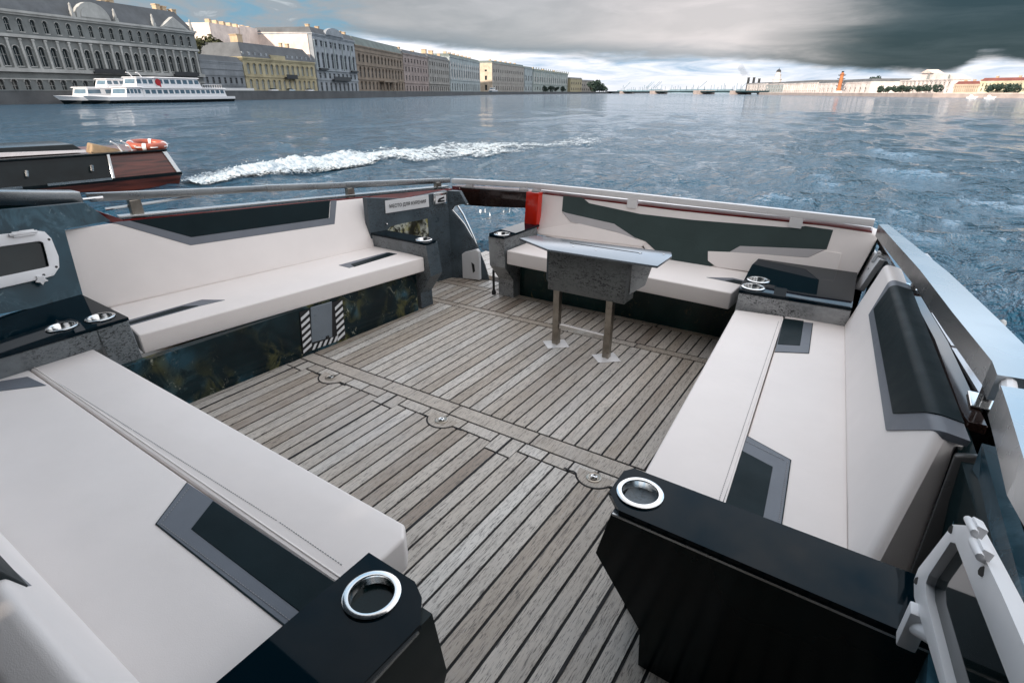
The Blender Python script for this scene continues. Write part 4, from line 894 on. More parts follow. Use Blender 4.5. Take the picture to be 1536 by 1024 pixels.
GZ = .6   # street level
class Frame2:
    "local frame of a facade: s along it, t into the block, z up"
    def __init__(s, p0, p1):
        s.p0 = Vector((p0[0], p0[1])); d = Vector((p1[0], p1[1])) - s.p0; s.L = d.length; s.d = d.normalized(); s.n = Vector((-s.d.y, s.d.x))
        # n points away from the camera
        if s.n.dot(s.p0) < 0: s.n = -s.n
    def w(s, a, t, z): q = s.p0 + s.d * a + s.n * t; return (q.x, q.y, z)
    def box(s, mb, a0, a1, t0, t1, z0, z1, mi=0):
        return mb.loft([s.w(a0, t0, z0), s.w(a1, t0, z0), s.w(a1, t1, z0), s.w(a0, t1, z0)], [s.w(a0, t0, z1), s.w(a1, t0, z1), s.w(a1, t1, z1), s.w(a0, t1, z1)], mi)
BG = 'buildings along the left embankment'
def facade(name, label, p0, p1, H, depth, bays, floors, wall, group=BG, glass='window_glass', trimm=None, courses=(), roof=None, roofm='w_roof', pil=None, chim=(), hood=True, cornice=.5, skip_windows=(), margin=.02):
    """floors: (z0, z1, width fraction of the bay, arched)"""
    F = Frame2(p0, p1); t = thing(name, label, 'building', F.w(0, 0, GZ), group)
    trimm = trimm or wall; L = F.L; x0 = L * margin; bw = (L - 2 * x0) / bays
    wm = MB(); REV = .35
    zs = [GZ]
    for z0, z1, wf, ar in floors: zs += [z0, z1]
    zs.append(H)
    def quad(a0, a1, z0, z1):
        if a1 - a0 > 1e-4 and z1 - z0 > 1e-4: wm.add([F.w(a0, 0, z0), F.w(a1, 0, z0), F.w(a1, 0, z1), F.w(a0, 0, z1)], [(0, 1, 2, 3)])
    lo = GZ; wins = []
    for fi, (z0, z1, wf, ar) in enumerate(floors):
        quad(0, L, lo, z0)
        ww = bw * wf; prev = 0
        rise = ww / 2 if ar else 0; zt = z1 + rise
        for i in range(bays):
            c = x0 + (i + .5) * bw; a0, a1 = c - ww / 2, c + ww / 2
            quad(prev, a0, z0, z1); prev = a1
            wins.append((fi, i, a0, a1, z0, z1, ar))
        quad(prev, L, z0, z1)
        if ar:
            prev = 0
            for i in range(bays):
                c = x0 + (i + .5) * bw; a0, a1 = c - ww / 2, c + ww / 2
                quad(prev, a0, z1, zt); prev = a1
                arc = [(c + ww / 2 * math.cos(R(180 - 180 * k / 8)), z1 + rise * math.sin(R(180 - 180 * k / 8))) for k in range(9)]
                wm.add([F.w(a0, 0, zt)] + [F.w(x, 0, z) for x, z in arc[:5]], [tuple(range(6))])
                wm.add([F.w(a1, 0, zt)] + [F.w(x, 0, z) for x, z in arc[8:3:-1]], [tuple(range(6))])
            quad(prev, L, z1, zt); lo = zt
        else: lo = z1
        # reveals
        for i in range(bays):
            c = x0 + (i + .5) * bw; a0, a1 = c - ww / 2, c + ww / 2
            out = [(a0, z0), (a1, z0), (a1, z1)] + ([(c + ww / 2 * math.cos(R(180 * k / 8)), z1 + rise * math.sin(R(180 * k / 8))) for k in range(1, 8)] if ar else []) + [(a0, z1)]
            n = len(out); wm.add([F.w(x, 0, z) for x, z in out] + [F.w(x, REV, z) for x, z in out], [(k, (k + 1) % n, n + (k + 1) % n, n + k) for k in range(n)])
    quad(0, L, lo, H)
    # body behind
    wm.add([F.w(0, 0, GZ), F.w(0, depth, GZ), F.w(0, depth, H), F.w(0, 0, H)], [(0, 1, 2, 3)])
    wm.add([F.w(L, 0, GZ), F.w(L, depth, GZ), F.w(L, depth, H), F.w(L, 0, H)], [(0, 1, 2, 3)])
    wm.add([F.w(0, depth, GZ), F.w(L, depth, GZ), F.w(L, depth, H), F.w(0, depth, H)], [(0, 1, 2, 3)])
    obj('wall', wm, wall, t, 0, sm=False)
    rw = random.Random(hash(name) % 1000 + int(L * 10))
    cache = {}
    for fi, i, a0, a1, z0, z1, ar in wins:
        c = (a0 + a1) / 2; ww = a1 - a0; key = fi
        if key not in cache:
            out = [(a0, z0), (a1, z0), (a1, z1)] + ([(c + ww / 2 * math.cos(R(180 * k / 8)), z1 + ww / 2 * math.sin(R(180 * k / 8))) for k in range(1, 8)] if ar else []) + [(a0, z1)]
            mb = MB(); mb.slab([F.w(x, REV - .05, z) for x, z in out], tuple(F.n.to_3d() * .05), 0)
            fw = max(.08, ww * .05)
            F.box(mb, c - fw / 2, c + fw / 2, REV - .12, REV - .051, z0, z1, 1); F.box(mb, a0, a1, REV - .12, REV - .051, z0 + (z1 - z0) * .62, z0 + (z1 - z0) * .62 + fw, 1)
            F.box(mb, a0 - .15, a1 + .15, -.16, REV - .13, z0 - .22, z0 - .002, 2)
            if hood:
                if ar:
                    n = 8; arc = [(c + k_ * math.cos(R(180 - 180 * q / n)), z1 + k_ * math.sin(R(180 - 180 * q / n))) for k_ in (ww * .56, ww * .70) for q in range(n + 1)]
                    a_ = [F.w(x, -.002, z) for x, z in arc]; b_ = [F.w(x, -.22, z) for x, z in arc]; m_ = n + 1
                    fs = [(q, q + 1, m_ + q + 1, m_ + q) for q in range(n)]
                    mb.add(b_, fs, 2); mb.add(a_[m_:] + b_[m_:], [(q, q + 1, m_ + q + 1, m_ + q) for q in range(n)], 2); mb.add(a_[:m_] + b_[:m_], [(q, q + 1, m_ + q + 1, m_ + q) for q in range(n)], 2)
                else: F.box(mb, a0 - .2, a1 + .2, -.25, -.002, z1 + .15, z1 + .40, 2)
            o = obj('window', mb, [glass, trimm, trimm], t, 0, sm=False); cache[key] = (o, a0)
        else:
            o0, b0 = cache[key]; o = o0.copy(); COL.objects.link(o)
            dlt = F.d * (a0 - b0); o.location = o0.location + Vector((dlt.x, dlt.y, 0))
    tb = MB()
    for z, hgt, pr in courses: F.box(tb, -.05, L + .05, -pr, -.003, z, z + hgt)
    if cornice: F.box(tb, -.3, L + .3, -cornice, depth + .2, H + .002, H + .55); F.box(tb, -.1, L + .1, -cornice * .5, -.004, H - .5, H)
    obj('cornice', tb, trimm, t, 0, sm=False)
    if pil:
        z0, z1, every, wd, pm = pil
        for i in range(0, bays + 1, every):
            pm_ = MB(); a = x0 + i * bw; F.box(pm_, a - wd / 2, a + wd / 2, -.38, -.004, z0, z1); F.box(pm_, a - wd * .75, a + wd * .75, -.5, -.004, z1, z1 + .4); F.box(pm_, a - wd * .75, a + wd * .75, -.55, -.004, z0 - .8, z0)
            obj('pilaster', pm_, pm, t, 0, sm=False)
    if roof:
        kind, rh = roof; rm = MB(); zc = H + .56
        ins = .9 if kind == 'hip' else (.12 * depth if kind == 'mansard' else 0)
        e = rh * 1.3 if kind == 'hip' else rh * .6
        a = [F.w(-.1, -.1, zc), F.w(L + .1, -.1, zc), F.w(L + .1, depth, zc), F.w(-.1, depth, zc)]
        if kind == 'hip': c_ = [F.w(e, depth * .5 - .2, zc + rh), F.w(L - e, depth * .5 - .2, zc + rh), F.w(L - e, depth * .5 + .2, zc + rh), F.w(e, depth * .5 + .2, zc + rh)]
        else: c_ = [F.w(e, e, zc + rh), F.w(L - e, e, zc + rh), F.w(L - e, depth - e, zc + rh), F.w(e, depth - e, zc + rh)]
        rm.loft(a, c_); ro = obj('roof', rm, roofm, t, 0, sm=False)
        for (u, tt, w_, h_) in chim:
            cm = MB(); a_ = u * L; zb = zc + .2
            F.box(cm, a_ - w_ / 2, a_ + w_ / 2, tt, tt + w_ * 1.2, zb, zc + rh + h_); F.box(cm, a_ - w_ * .62, a_ + w_ * .62, tt - .12, tt + w_ * 1.2 + .12, zc + rh + h_ + .002, zc + rh + h_ + .3)
            obj('chimney', cm, 'w_chimney', ro, 0, sm=False)
    return t, F

def ends(a, c): return a, c, (a[2] + c[2]) / 2
# --- 1 the grand shaded palace
PL, PR = (-191.6,50.16,21.44), (-210.04,114.53,20.11)
p0 = (-190.93,46.57,7.25); H1 = PR[2]
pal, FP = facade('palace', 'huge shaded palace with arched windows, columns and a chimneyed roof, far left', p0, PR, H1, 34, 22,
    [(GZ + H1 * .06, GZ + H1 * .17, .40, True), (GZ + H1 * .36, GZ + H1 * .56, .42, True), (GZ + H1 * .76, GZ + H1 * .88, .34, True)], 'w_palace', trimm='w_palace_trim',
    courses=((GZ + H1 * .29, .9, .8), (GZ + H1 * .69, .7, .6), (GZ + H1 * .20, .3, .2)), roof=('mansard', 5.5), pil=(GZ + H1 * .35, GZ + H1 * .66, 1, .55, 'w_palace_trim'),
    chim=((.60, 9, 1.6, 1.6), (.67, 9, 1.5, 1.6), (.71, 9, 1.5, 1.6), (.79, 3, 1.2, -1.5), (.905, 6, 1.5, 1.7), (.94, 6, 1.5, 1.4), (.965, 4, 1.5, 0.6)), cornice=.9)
def pediment(F, t, c, w_, z, h_, wall, arched=False, nm='pediment', dp=1.6):
    mb = MB(); n = 10
    pts = [(c - w_ / 2, z), (c + w_ / 2, z)] + ([(c + w_ / 2 * math.cos(R(180 * k / n)), z + h_ * math.sin(R(180 * k / n))) for k in range(1, n)] if arched else [(c, z + h_)])
    mb.slab([F.w(x, -.9, zz) for x, zz in pts], tuple(F.n.to_3d() * dp))
    inn = [(c + (x - c) * .78, z + .25 + (zz - z) * .72) for x, zz in pts]
    mb.slab([F.w(x, -1.1, zz) for x, zz in inn], tuple(F.n.to_3d() * .19))
    return obj(nm, mb, wall, t, 0, sm=False)
pediment(FP, pal, FP.L * .885, FP.L * .15, H1 + .57, 3.4, 'w_palace_trim')
pediment(FP, pal, FP.L * .50, FP.L * .14, H1 + .57, 4.2, 'w_palace_trim', True)
for u in (.5, .885):   # balconies
    bb = MB(); FP.box(bb, FP.L * (u - .07), FP.L * (u + .07), -1.6, -.81, GZ + H1 * .30, GZ + H1 * .32); FP.box(bb, FP.L * (u - .07), FP.L * (u + .07), -1.6, -1.5, GZ + H1 * .32 + .002, GZ + H1 * .36); obj('balcony', bb, 'iron', pal, 0, sm=False)
for u in (.78, .985, .60, .42):
    sb_ = MB(); FP.box(sb_, FP.L * u - .5, FP.L * u + .5, -.7, .3, H1 + .56, H1 + 1.6); c_ = FP.w(FP.L * u, -.2, H1 + 1.6); sb_.lathe(c_, [(.45, 0), (.5, .8), (.3, 1.6), (.36, 2.0), (0, 2.5)], 8); obj('statue', sb_, 'w_palace_trim', pal, 0)
pch = MB(); FP.box(pch, FP.L * .47, FP.L * .56, -4.5, -.01, GZ + 4.2, GZ + 5.0)
for q in (.475, .5, .53, .555): FP.box(pch, FP.L * q - .3, FP.L * q + .3, -4.3, -3.8, GZ, GZ + 4.19)
obj('porch', pch, 'w_palace', pal, 0, sm=False)
# --- scaffolded low block, trees, sunlit block behind
a, c, h = ends((-209.87,114.15,11.5), (-218.93,135.71,11.65))
nb, FN = facade('scaffolded_house', 'low house wrapped in grey netting between shaded palace and yellow palace', a, c, h, 12, 7, [(GZ + 1, GZ + 2.4, .4, False), (GZ + 4, GZ + 6, .4, False)], 'w_net', courses=((GZ + 3.2, .15, .2), (GZ + 6.6, .15, .2), (h * .8, .15, .2)), roof=('mansard', 1.7), hood=False, cornice=.2)
fnc = thing('hoarding', 'white site hoarding at the foot of the netted house', 'fence', FN.w(0, -3, GZ)); hm = MB()
for i in range(8): FN.box(hm, i * FN.L / 8 + .05, (i + 1) * FN.L / 8, -3.2, -3, GZ, GZ + 2.4)
obj('panel', hm, 'sign_white', fnc, sm=False)['kind'] = 'stuff'
def backblock(name, label, FX, a0, a1, t0, t1, z0, z1, wall, cat='building', steps=()):
    t = thing(name, label, cat, FX.w((a0 + a1) / 2, t0, GZ), 'blocks rising behind the embankment'); mb = MB(); FX.box(mb, a0, a1, t0, t1, GZ, z1); obj('wall', mb, wall, t, 0, sm=False)
    cm = MB(); n = max(2, int((a1 - a0) / 5))
    rr = random.Random(int(a1 * 7))
    for i in range(n):
        q = a0 + (a1 - a0) * (i + .5) / n + rr.uniform(-1, 1); FX.box(cm, q - .8, q + .8, t0 + 1, t0 + 2.4, z1, z1 + rr.uniform(.8, 2.2))
    obj('chimneys', cm, wall, t, 0, sm=False).name = 'chimney_row'
    wn = MB()
    for i in range(n):
        for zz in (z1 - 3.5, z1 - 7): q = a0 + (a1 - a0) * (i + .5) / n; FX.box(wn, q - .5, q + .5, t0 - .06, t0 - .003, zz, zz + 1.5)
    o = obj('windows', wn, 'window_glass', t, 0, sm=False); o.name = 'window_row'; o['kind'] = 'stuff'
    return t
zb = (-265.297,156.134,23.966)
FB_ = Frame2((-258.37,139.394,21.796), (-276.423,183.021,26.551))
backblock('tenement', 'sunlit orange tenement rising behind the netted house', FB_, 0, FB_.L, 0, 14, 0, zb[2], 'w_orange')
# --- yellow palace
a, c, h = ends((-219.09,136.18,13.29), (-234.5,181.67,14.06))
yel, FY = facade('yellow_palace', 'ochre two storey palace with arched windows and a tall grey dormered roof', a, c, h, 24, 13, [(GZ + h * .14, GZ + h * .36, .46, True), (GZ + h * .56, GZ + h * .78, .46, True)], 'w_yellow', glass='window_pale', courses=((GZ + h * .48, .5, .35), (GZ + h * .07, .4, .2)), roof=('mansard', 5.2), chim=((.9, 9, 1.2, 2.0), (.8, 9, 1.0, 2.0), (.25, 9, 3.0, 3.2)))
dm = MB()
for i in range(14):
    if 5 <= i <= 7: continue
    q = FY.L * (i + .5) / 14; FY.box(dm, q - .55, q + .55, .4, 3, h + .7, h + 2.4)
obj('dormer', dm, 'w_blue', yel, 0, sm=False)
dm = MB(); FY.box(dm, FY.L * .36, FY.L * .56, -.1, 2.5, h + .56, h + 2.0); obj('attic', dm, 'w_yellow', yel, 0, sm=False)
bb = MB(); FY.box(bb, FY.L * .5, FY.L * .66, -1.6, -.4, GZ + h * .46, GZ + h * .50); FY.box(bb, FY.L * .5, FY.L * .66, -1.6, -1.5, GZ + h * .50, GZ + h * .58); obj('balcony', bb, 'iron', yel, 0, sm=False)
# --- blue grey palace and its sunlit side wall
a, c, h = ends((-234.87,182.75,25.18), (-254.97,225.26,26.86))
blu, FU = facade('tall_palace', 'tall weathered blue grey palace with curved pediment beside the brown palace', a, c, h, 30, 9, [(GZ + h * .06, GZ + h * .20, .42, False), (GZ + h * .28, GZ + h * .36, .42, False), (GZ + h * .45, GZ + h * .66, .42, True), (GZ + h * .80, GZ + h * .89, .40, False)], 'w_blue', courses=((GZ + h * .24, .5, .4), (GZ + h * .40, .5, .5)), roof=('mansard', 2.5), pil=(GZ + h * .44, GZ + h * .88, 2, .7, 'w_ice'), chim=((.10, 3, 1.4, 1.0), (.30, 3, 1.4, 1.0), (.82, 3, 1.6, 1.2), (.93, 3, 1.4, 1.2)))
pediment(FU, blu, FU.L * .48, FU.L * .42, h + .57, 3.6, 'w_blue', True)
bb = MB(); FU.box(bb, FU.L * .3, FU.L * .72, -1.9, -.6, GZ + h * .24, GZ + h * .26); FU.box(bb, FU.L * .3, FU.L * .72, -1.9, -1.8, GZ + h * .26, GZ + h * .31)
for u in (.12, .88): FU.box(bb, FU.L * (u - .09), FU.L * (u + .09), -1.6, -.6, GZ + h * .41, GZ + h * .44)
obj('balcony', bb, 'iron', blu, 0, sm=False)
sw_ = Frame2(FU.w(-.3, 1.5, 0)[:2], FU.w(-46, 46, 0)[:2])
t = thing('tenement', 'tall sunlit pink tenement with bare side wall behind the yellow palace', 'building', sw_.w(0, 0, GZ), 'blocks rising behind the embankment')
mb = MB(); mb.add([FU.w(-.25, 2, GZ), FU.w(-.25, 30, GZ), FU.w(-.25, 30, h + 1.0), FU.w(-.25, 2, h + .6)], [(0, 1, 2, 3)])
FU.box(mb, -34, -.3, 27, 50, GZ, h + 1.5); FU.box(mb, -14, -.3, 26.5, 27, GZ, h + 2.4); FU.box(mb, -.26, -.2, 2, 30, GZ, h + .4)
obj('wall', mb, 'w_rose', t, 0, sm=False)
for q in range(7): cm = MB(); FU.box(cm, -32 + q * 4.6, -30.6 + q * 4.6, 28, 30, h + 1.5, h + 3.0); obj('chimney', cm, 'w_chimney', t, 0, sm=False)
# --- brown palace
a, c, h = ends((-255.09,225.51,23.4), (-292.5,299.7,25.66))
bro, FO = facade('brown_palace', 'dark brown palace with two rows of thirteen arched windows', a, c, h, 28, 13, [(GZ + h * .10, GZ + h * .22, .40, True), (GZ + h * .36, GZ + h * .52, .42, True), (GZ + h * .67, GZ + h * .78, .40, True)], 'w_brown', courses=((GZ + h * .30, .5, .4), (GZ + h * .60, .5, .4), (GZ + h * .88, .4, .3)), roof=('mansard', 4.2), roofm='w_green_roof', chim=((.06, 8, 4.5, .8), (.38, 10, 2.5, 1.2), (.62, 10, 2.0, 1.2)))
pch = MB(); FO.box(pch, FO.L * .40, FO.L * .72, -3.4, -.45, GZ + h * .27, GZ + h * .30)
for q in (.41, .5, .6, .71): FO.box(pch, FO.L * q - .4, FO.L * q + .4, -3.3, -2.6, GZ, GZ + h * .269)
obj('porch', pch, 'w_brown', bro, 0, sm=False)
# --- pinkish, grey
a, c, h = ends((-292.98,300.73,24.92), (-316.66,351.83,26))
facade('pink_house', 'greyish pink house with pale arched gateway beside the brown palace', a, c, h, 24, 8, [(GZ + h * .08, GZ + h * .2, .4, False), (GZ + h * .34, GZ + h * .46, .42, False), (GZ + h * .56, GZ + h * .67, .42, False), (GZ + h * .78, GZ + h * .88, .42, False)], 'w_pink', courses=((GZ + h * .26, .4, .4), (GZ + h * .72, .3, .2)), roof=('mansard', 2.2), chim=((.15, 5, 3, 1.6), (.7, 5, 2, 1.2)), hood=False)
a, c, h = ends((-317.36,353.32,25.63), (-343.06,408.76,26.89))
facade('grey_house', 'plain grey house with iron balconies beside the pale colonnaded palace', a, c, h, 24, 9, [(GZ + h * .08, GZ + h * .2, .4, False), (GZ + h * .34, GZ + h * .46, .42, False), (GZ + h * .56, GZ + h * .67, .42, False), (GZ + h * .78, GZ + h * .88, .42, False)], 'w_grey', courses=((GZ + h * .26, .4, .8),), roof=('mansard', 2.2), chim=((.2, 5, 3, 3.2), (.5, 5, 3, 3.4), (.85, 5, 2, 2.4)), hood=False)
a, c, h = ends((-344.15,411.12,28.84), (-392.71,519.66,30.99))
facade('pale_palace', 'pale icy blue palace with a long row of white columns', a, c, h, 40, 13, [(GZ + h * .08, GZ + h * .28, .40, False), (GZ + h * .46, GZ + h * .66, .34, False), (GZ + h * .74, GZ + h * .80, .34, False)], 'w_ice', courses=((GZ + h * .36, .5, .4),), roof=('mansard', 2.2), roofm='w_green_roof', pil=(GZ + h * .42, GZ + h * .84, 1, .9, 'w_white'), chim=tuple((u, 6, 2.2, 1.8) for u in (.1, .22, .34, .47, .6, .73, .86)), hood=False)
a, c, h = ends((-403.07,556.68,31.28), (-436.44,675.87,31.59))
cr_, FC = facade('long_house', 'long sandy house with a sunlit cream gable end facing the river boats', a, c, h, 40, 15, [(GZ + h * .1, GZ + h * .24, .38, False), (GZ + h * .42, GZ + h * .56, .38, False), (GZ + h * .7, GZ + h * .8, .38, False)], 'w_sand', courses=((GZ + h * .34, .5, .4),), roof=('mansard', 2.4), roofm='w_green_roof', chim=tuple((u, 6, 2.0, 1.5) for u in (.1, .25, .4, .55, .7, .85)), hood=False)
em = MB(); q0 = FC.w(-.5, 0, GZ); FC.box(em, -1.2, -.35, -.3, 26, GZ, h + .3); obj('gable_wall', em, 'w_cream', cr_, 0, sm=False)
wm_ = MB()
for tt in (6, 16):
    for z0_, z1_ in ((.1, .28), (.44, .58), (.72, .78)): FC.box(wm_, -1.27, -1.203, tt, tt + 2.6, GZ + h * z0_, GZ + h * z1_)
wo = obj('gable_window', wm_, 'window_glass', cr_, 0, sm=False); wo['kind'] = 'stuff'
a, c, h = ends((-437.27,678.83,30.49), (-447.6,715.7,30.96))
facade('link_building', 'narrow bluish building linking the sandy house to the statue topped palace', a, c, h, 30, 3, [(GZ + h * .1, GZ + h * .26, .4, False), (GZ + h * .5, GZ + h * .7, .4, False)], 'w_ice', courses=((GZ + h * .38, .5, .4),), roof=('mansard', 2), roofm='w_green_roof', hood=False)
a, c, h = ends((-448.52,719.02,29.39), (-507.5,929.65,28.82))
win, FW = facade('statue_palace', 'mint green palace lined with columns and rooftop statues, farthest on the left bank', a, c, h, 90, 16, [(GZ + h * .12, GZ + h * .28, .36, False), (GZ + h * .50, GZ + h * .72, .36, False)], 'w_mint', courses=((GZ + h * .38, .8, .6),), roof=('mansard', 2.2), roofm='w_green_roof', pil=(GZ + h * .44, GZ + h * .88, 1, 1.1, 'w_white'), hood=False, chim=tuple((u, 8, 3, 2) for u in (.12, .4, .7)))
for i in range(17): sm_ = MB(); c_ = FW.w(FW.L * i / 16, -.2, h + .56); sm_.lathe(c_, [(.9, 0), (.9, 1.4), (.7, 2.4), (.9, 3.6), (0, 4.6)], 6); obj('statue', sm_, 'w_green_roof', win, 0)
a, c, h = ends((-502.457,930.71,23.489), (-506.599,982.49,22.217))
facade('ochre_block', 'small ochre block just past the statue topped palace', a, c, h, 40, 5, [(GZ + h * .2, GZ + h * .36, .4, False), (GZ + h * .6, GZ + h * .76, .4, False)], 'w_yellow', roof=('mansard', 2), hood=False)
a, c, h = ends((-530.899,1026.961,22.005), (-532.997,1089.922,19.309))
facade('tan_block', 'low tan block behind the trees by the far bridge', a, c, h, 40, 6, [(GZ + h * .2, GZ + h * .36, .4, False), (GZ + h * .6, GZ + h * .76, .4, False)], 'w_sand', roof=('mansard', 2), hood=False)

# embankment wall and street
eb = thing('embankment', 'long dark granite embankment wall of the left bank', 'embankment', (-190, 100, -1))
mb = MB(); line = [(-172, -20), (-174.5, 46), (-176.5, 62), (-183, 88), (-202, 129), (-222, 190), (-270, 286), (-370, 505), (-477, 885), (-560, 1500)]
back = [(-260, -20), (-260, 46), (-262, 62), (-265, 88), (-290, 129), (-300, 190), (-350, 286), (-450, 505), (-560, 885), (-640, 1500)]
for i in range(len(line) - 1): mb.slab([(*line[i], -1.6), (*line[i + 1], -1.6), (*line[i + 1], 1.9), (*line[i], 1.9)], (-1.2, 0, 0))
obj('wall', mb, 'w_granite', eb, 0, sm=False)
mb = MB()
for i in range(len(line) - 1): mb.slab([(line[i][0] + .12, line[i][1], 1.905), (line[i + 1][0] + .12, line[i + 1][1], 1.905), (line[i + 1][0] + .12, line[i + 1][1], 2.15), (line[i][0] + .12, line[i][1], 2.15)], (-1.5, 0, 0))
obj('coping', mb, 'w_palace', eb, 0, sm=False)
mb = MB()
for i in range(len(line) - 1): mb.add([(line[i][0] - 1, line[i][1], GZ), (line[i + 1][0] - 1, line[i + 1][1], GZ), (*back[i + 1], GZ), (*back[i], GZ)], [(0, 1, 2, 3)])
struct(obj('street', mb, 'w_granite', None, 0, sm=False))

# ---------------- trees
def leaf_mat(name, a, c):
    m, nt, b = mat(name); v = coords(nt); n = noise(nt, v, .6, 4)
    g = nd(nt, 'ShaderNodeObjectInfo')
    lk(nt, ramp(nt, n, (.3, a), (.7, c)), b.inputs['Base Color']); b.inputs['Roughness'].default_value = .7; return m
M['leaf_dark'] = leaf_mat('leaf_dark', (.012, .030, .026), (.035, .065, .045))
M['leaf_olive'] = leaf_mat('leaf_olive', (.028, .035, .016), (.07, .075, .03))
M['bark'] = plain('bark', (.06, .05, .04), .9, scale=2)
def crown_mesh(rx, ry, rz, n, leaf, seed):
    rn = random.Random(seed); mb = MB(); blobs = [(Vector((rn.uniform(-.6, .6) * rx, rn.uniform(-.6, .6) * ry, rn.uniform(-.55, .6) * rz)), rn.uniform(.35, .55)) for _ in range(9)]
    for _ in range(n):
        c, k = rn.choice(blobs); d = Vector((rn.gauss(0, 1), rn.gauss(0, 1), rn.gauss(0, 1))).normalized() * rn.uniform(.6, 1.0) ** .5
        p = c + Vector((d.x * rx * k, d.y * ry * k, d.z * rz * k)); u = Vector((rn.gauss(0, 1), rn.gauss(0, 1), rn.gauss(0, 1))).normalized(); v = u.orthogonal().normalized(); s_ = leaf * rn.uniform(.6, 1.3)
        mb.add([p - u * s_, p + v * s_ * .8, p + u * s_, p - v * s_ * .8], [(0, 1, 2, 3)])
    return mb
def tree(label, loc, rx, rz, lift, mt, group, seed, n=500, ry=None):
    t = thing('tree', label, 'tree', loc, group)
    mb = crown_mesh(rx, ry or rx, rz, n, rx * .16, seed); c = Vector(loc) + Vector((0, 0, lift + rz)); mb.v = [tuple(Vector(v) + c) for v in mb.v]
    obj('crown', mb, mt, t, 0, sm=False)
    tm_ = MB(); b0 = Vector(loc); tm_.tube([b0, b0 + Vector((.1, 0, lift * .6)), b0 + Vector((0, .1, lift + rz * .9))], [rx * .10, rx * .08, rx * .03], 7)
    for k in range(4):
        a = 1.6 * k; tm_.tube([b0 + Vector((0, 0, lift + rz * .2)), b0 + Vector((math.cos(a) * rx * .45, math.sin(a) * rx * .45, lift + rz * 1.1))], [rx * .05, rx * .02], 5)
    obj('trunk', tm_, 'bark', t, 0)
    return t
TG = 'trees behind the left bank'
for i, (px_, q, rx, rz) in enumerate(((0, (-239.809,132.022,16.066), 4.2, 5.0), (1, (-241.433,136.083,16.8), 4.4, 5.6), (2, (-242.752,139.38,17.013), 4.6, 7.0), (3, (-243.922,142.305,15.719), 3.6, 4.6))):
    tree(('leftmost olive tree behind the netted house roof', 'second olive tree from the left behind the netted house', 'tallest olive tree behind the netted house', 'small olive tree at the right end behind the netted house')[i], (q[0], q[1], GZ), rx, rz, q[2] - rz * .95 - GZ, 'leaf_olive', TG, i)
for i, q in enumerate(((-456.411,738.086,2.904), (-461.349,775.119,2.953), (-464.142,796.064,2.981), (-467.054,817.907,3.011), (-470.876,846.567,3.049))):
    tree(('single round tree before the left wing of the statue topped palace', 'first clipped tree of the row before the statue topped palace', 'second clipped tree of the row before the statue topped palace', 'third clipped tree of the row before the statue topped palace', 'last clipped tree of the row before the statue topped palace')[i], (q[0], q[1], GZ), (3.0, 5, 5, 5, 5)[i], (4.2, 4, 4, 4, 4)[i], 1.6, 'leaf_dark', 'clipped trees before the statue palace', 20 + i, 350)
for i, q in enumerate(((-502.443,1018.325,2.132), (-505.092,1038.186,2.141), (-508.383,1062.873,2.151), (-511.806,1088.542,2.161))):
    tree(('large park tree left of the far bridge, next to the tan block', 'second park tree left of the far bridge', 'third park tree left of the far bridge', 'park tree touching the left end of the far bridge')[i], (q[0], q[1], GZ), (11, 12, 10, 9)[i], (9, 11, 8, 6)[i], 2, 'leaf_dark', 'park trees by the far bridge', 40 + i, 400)

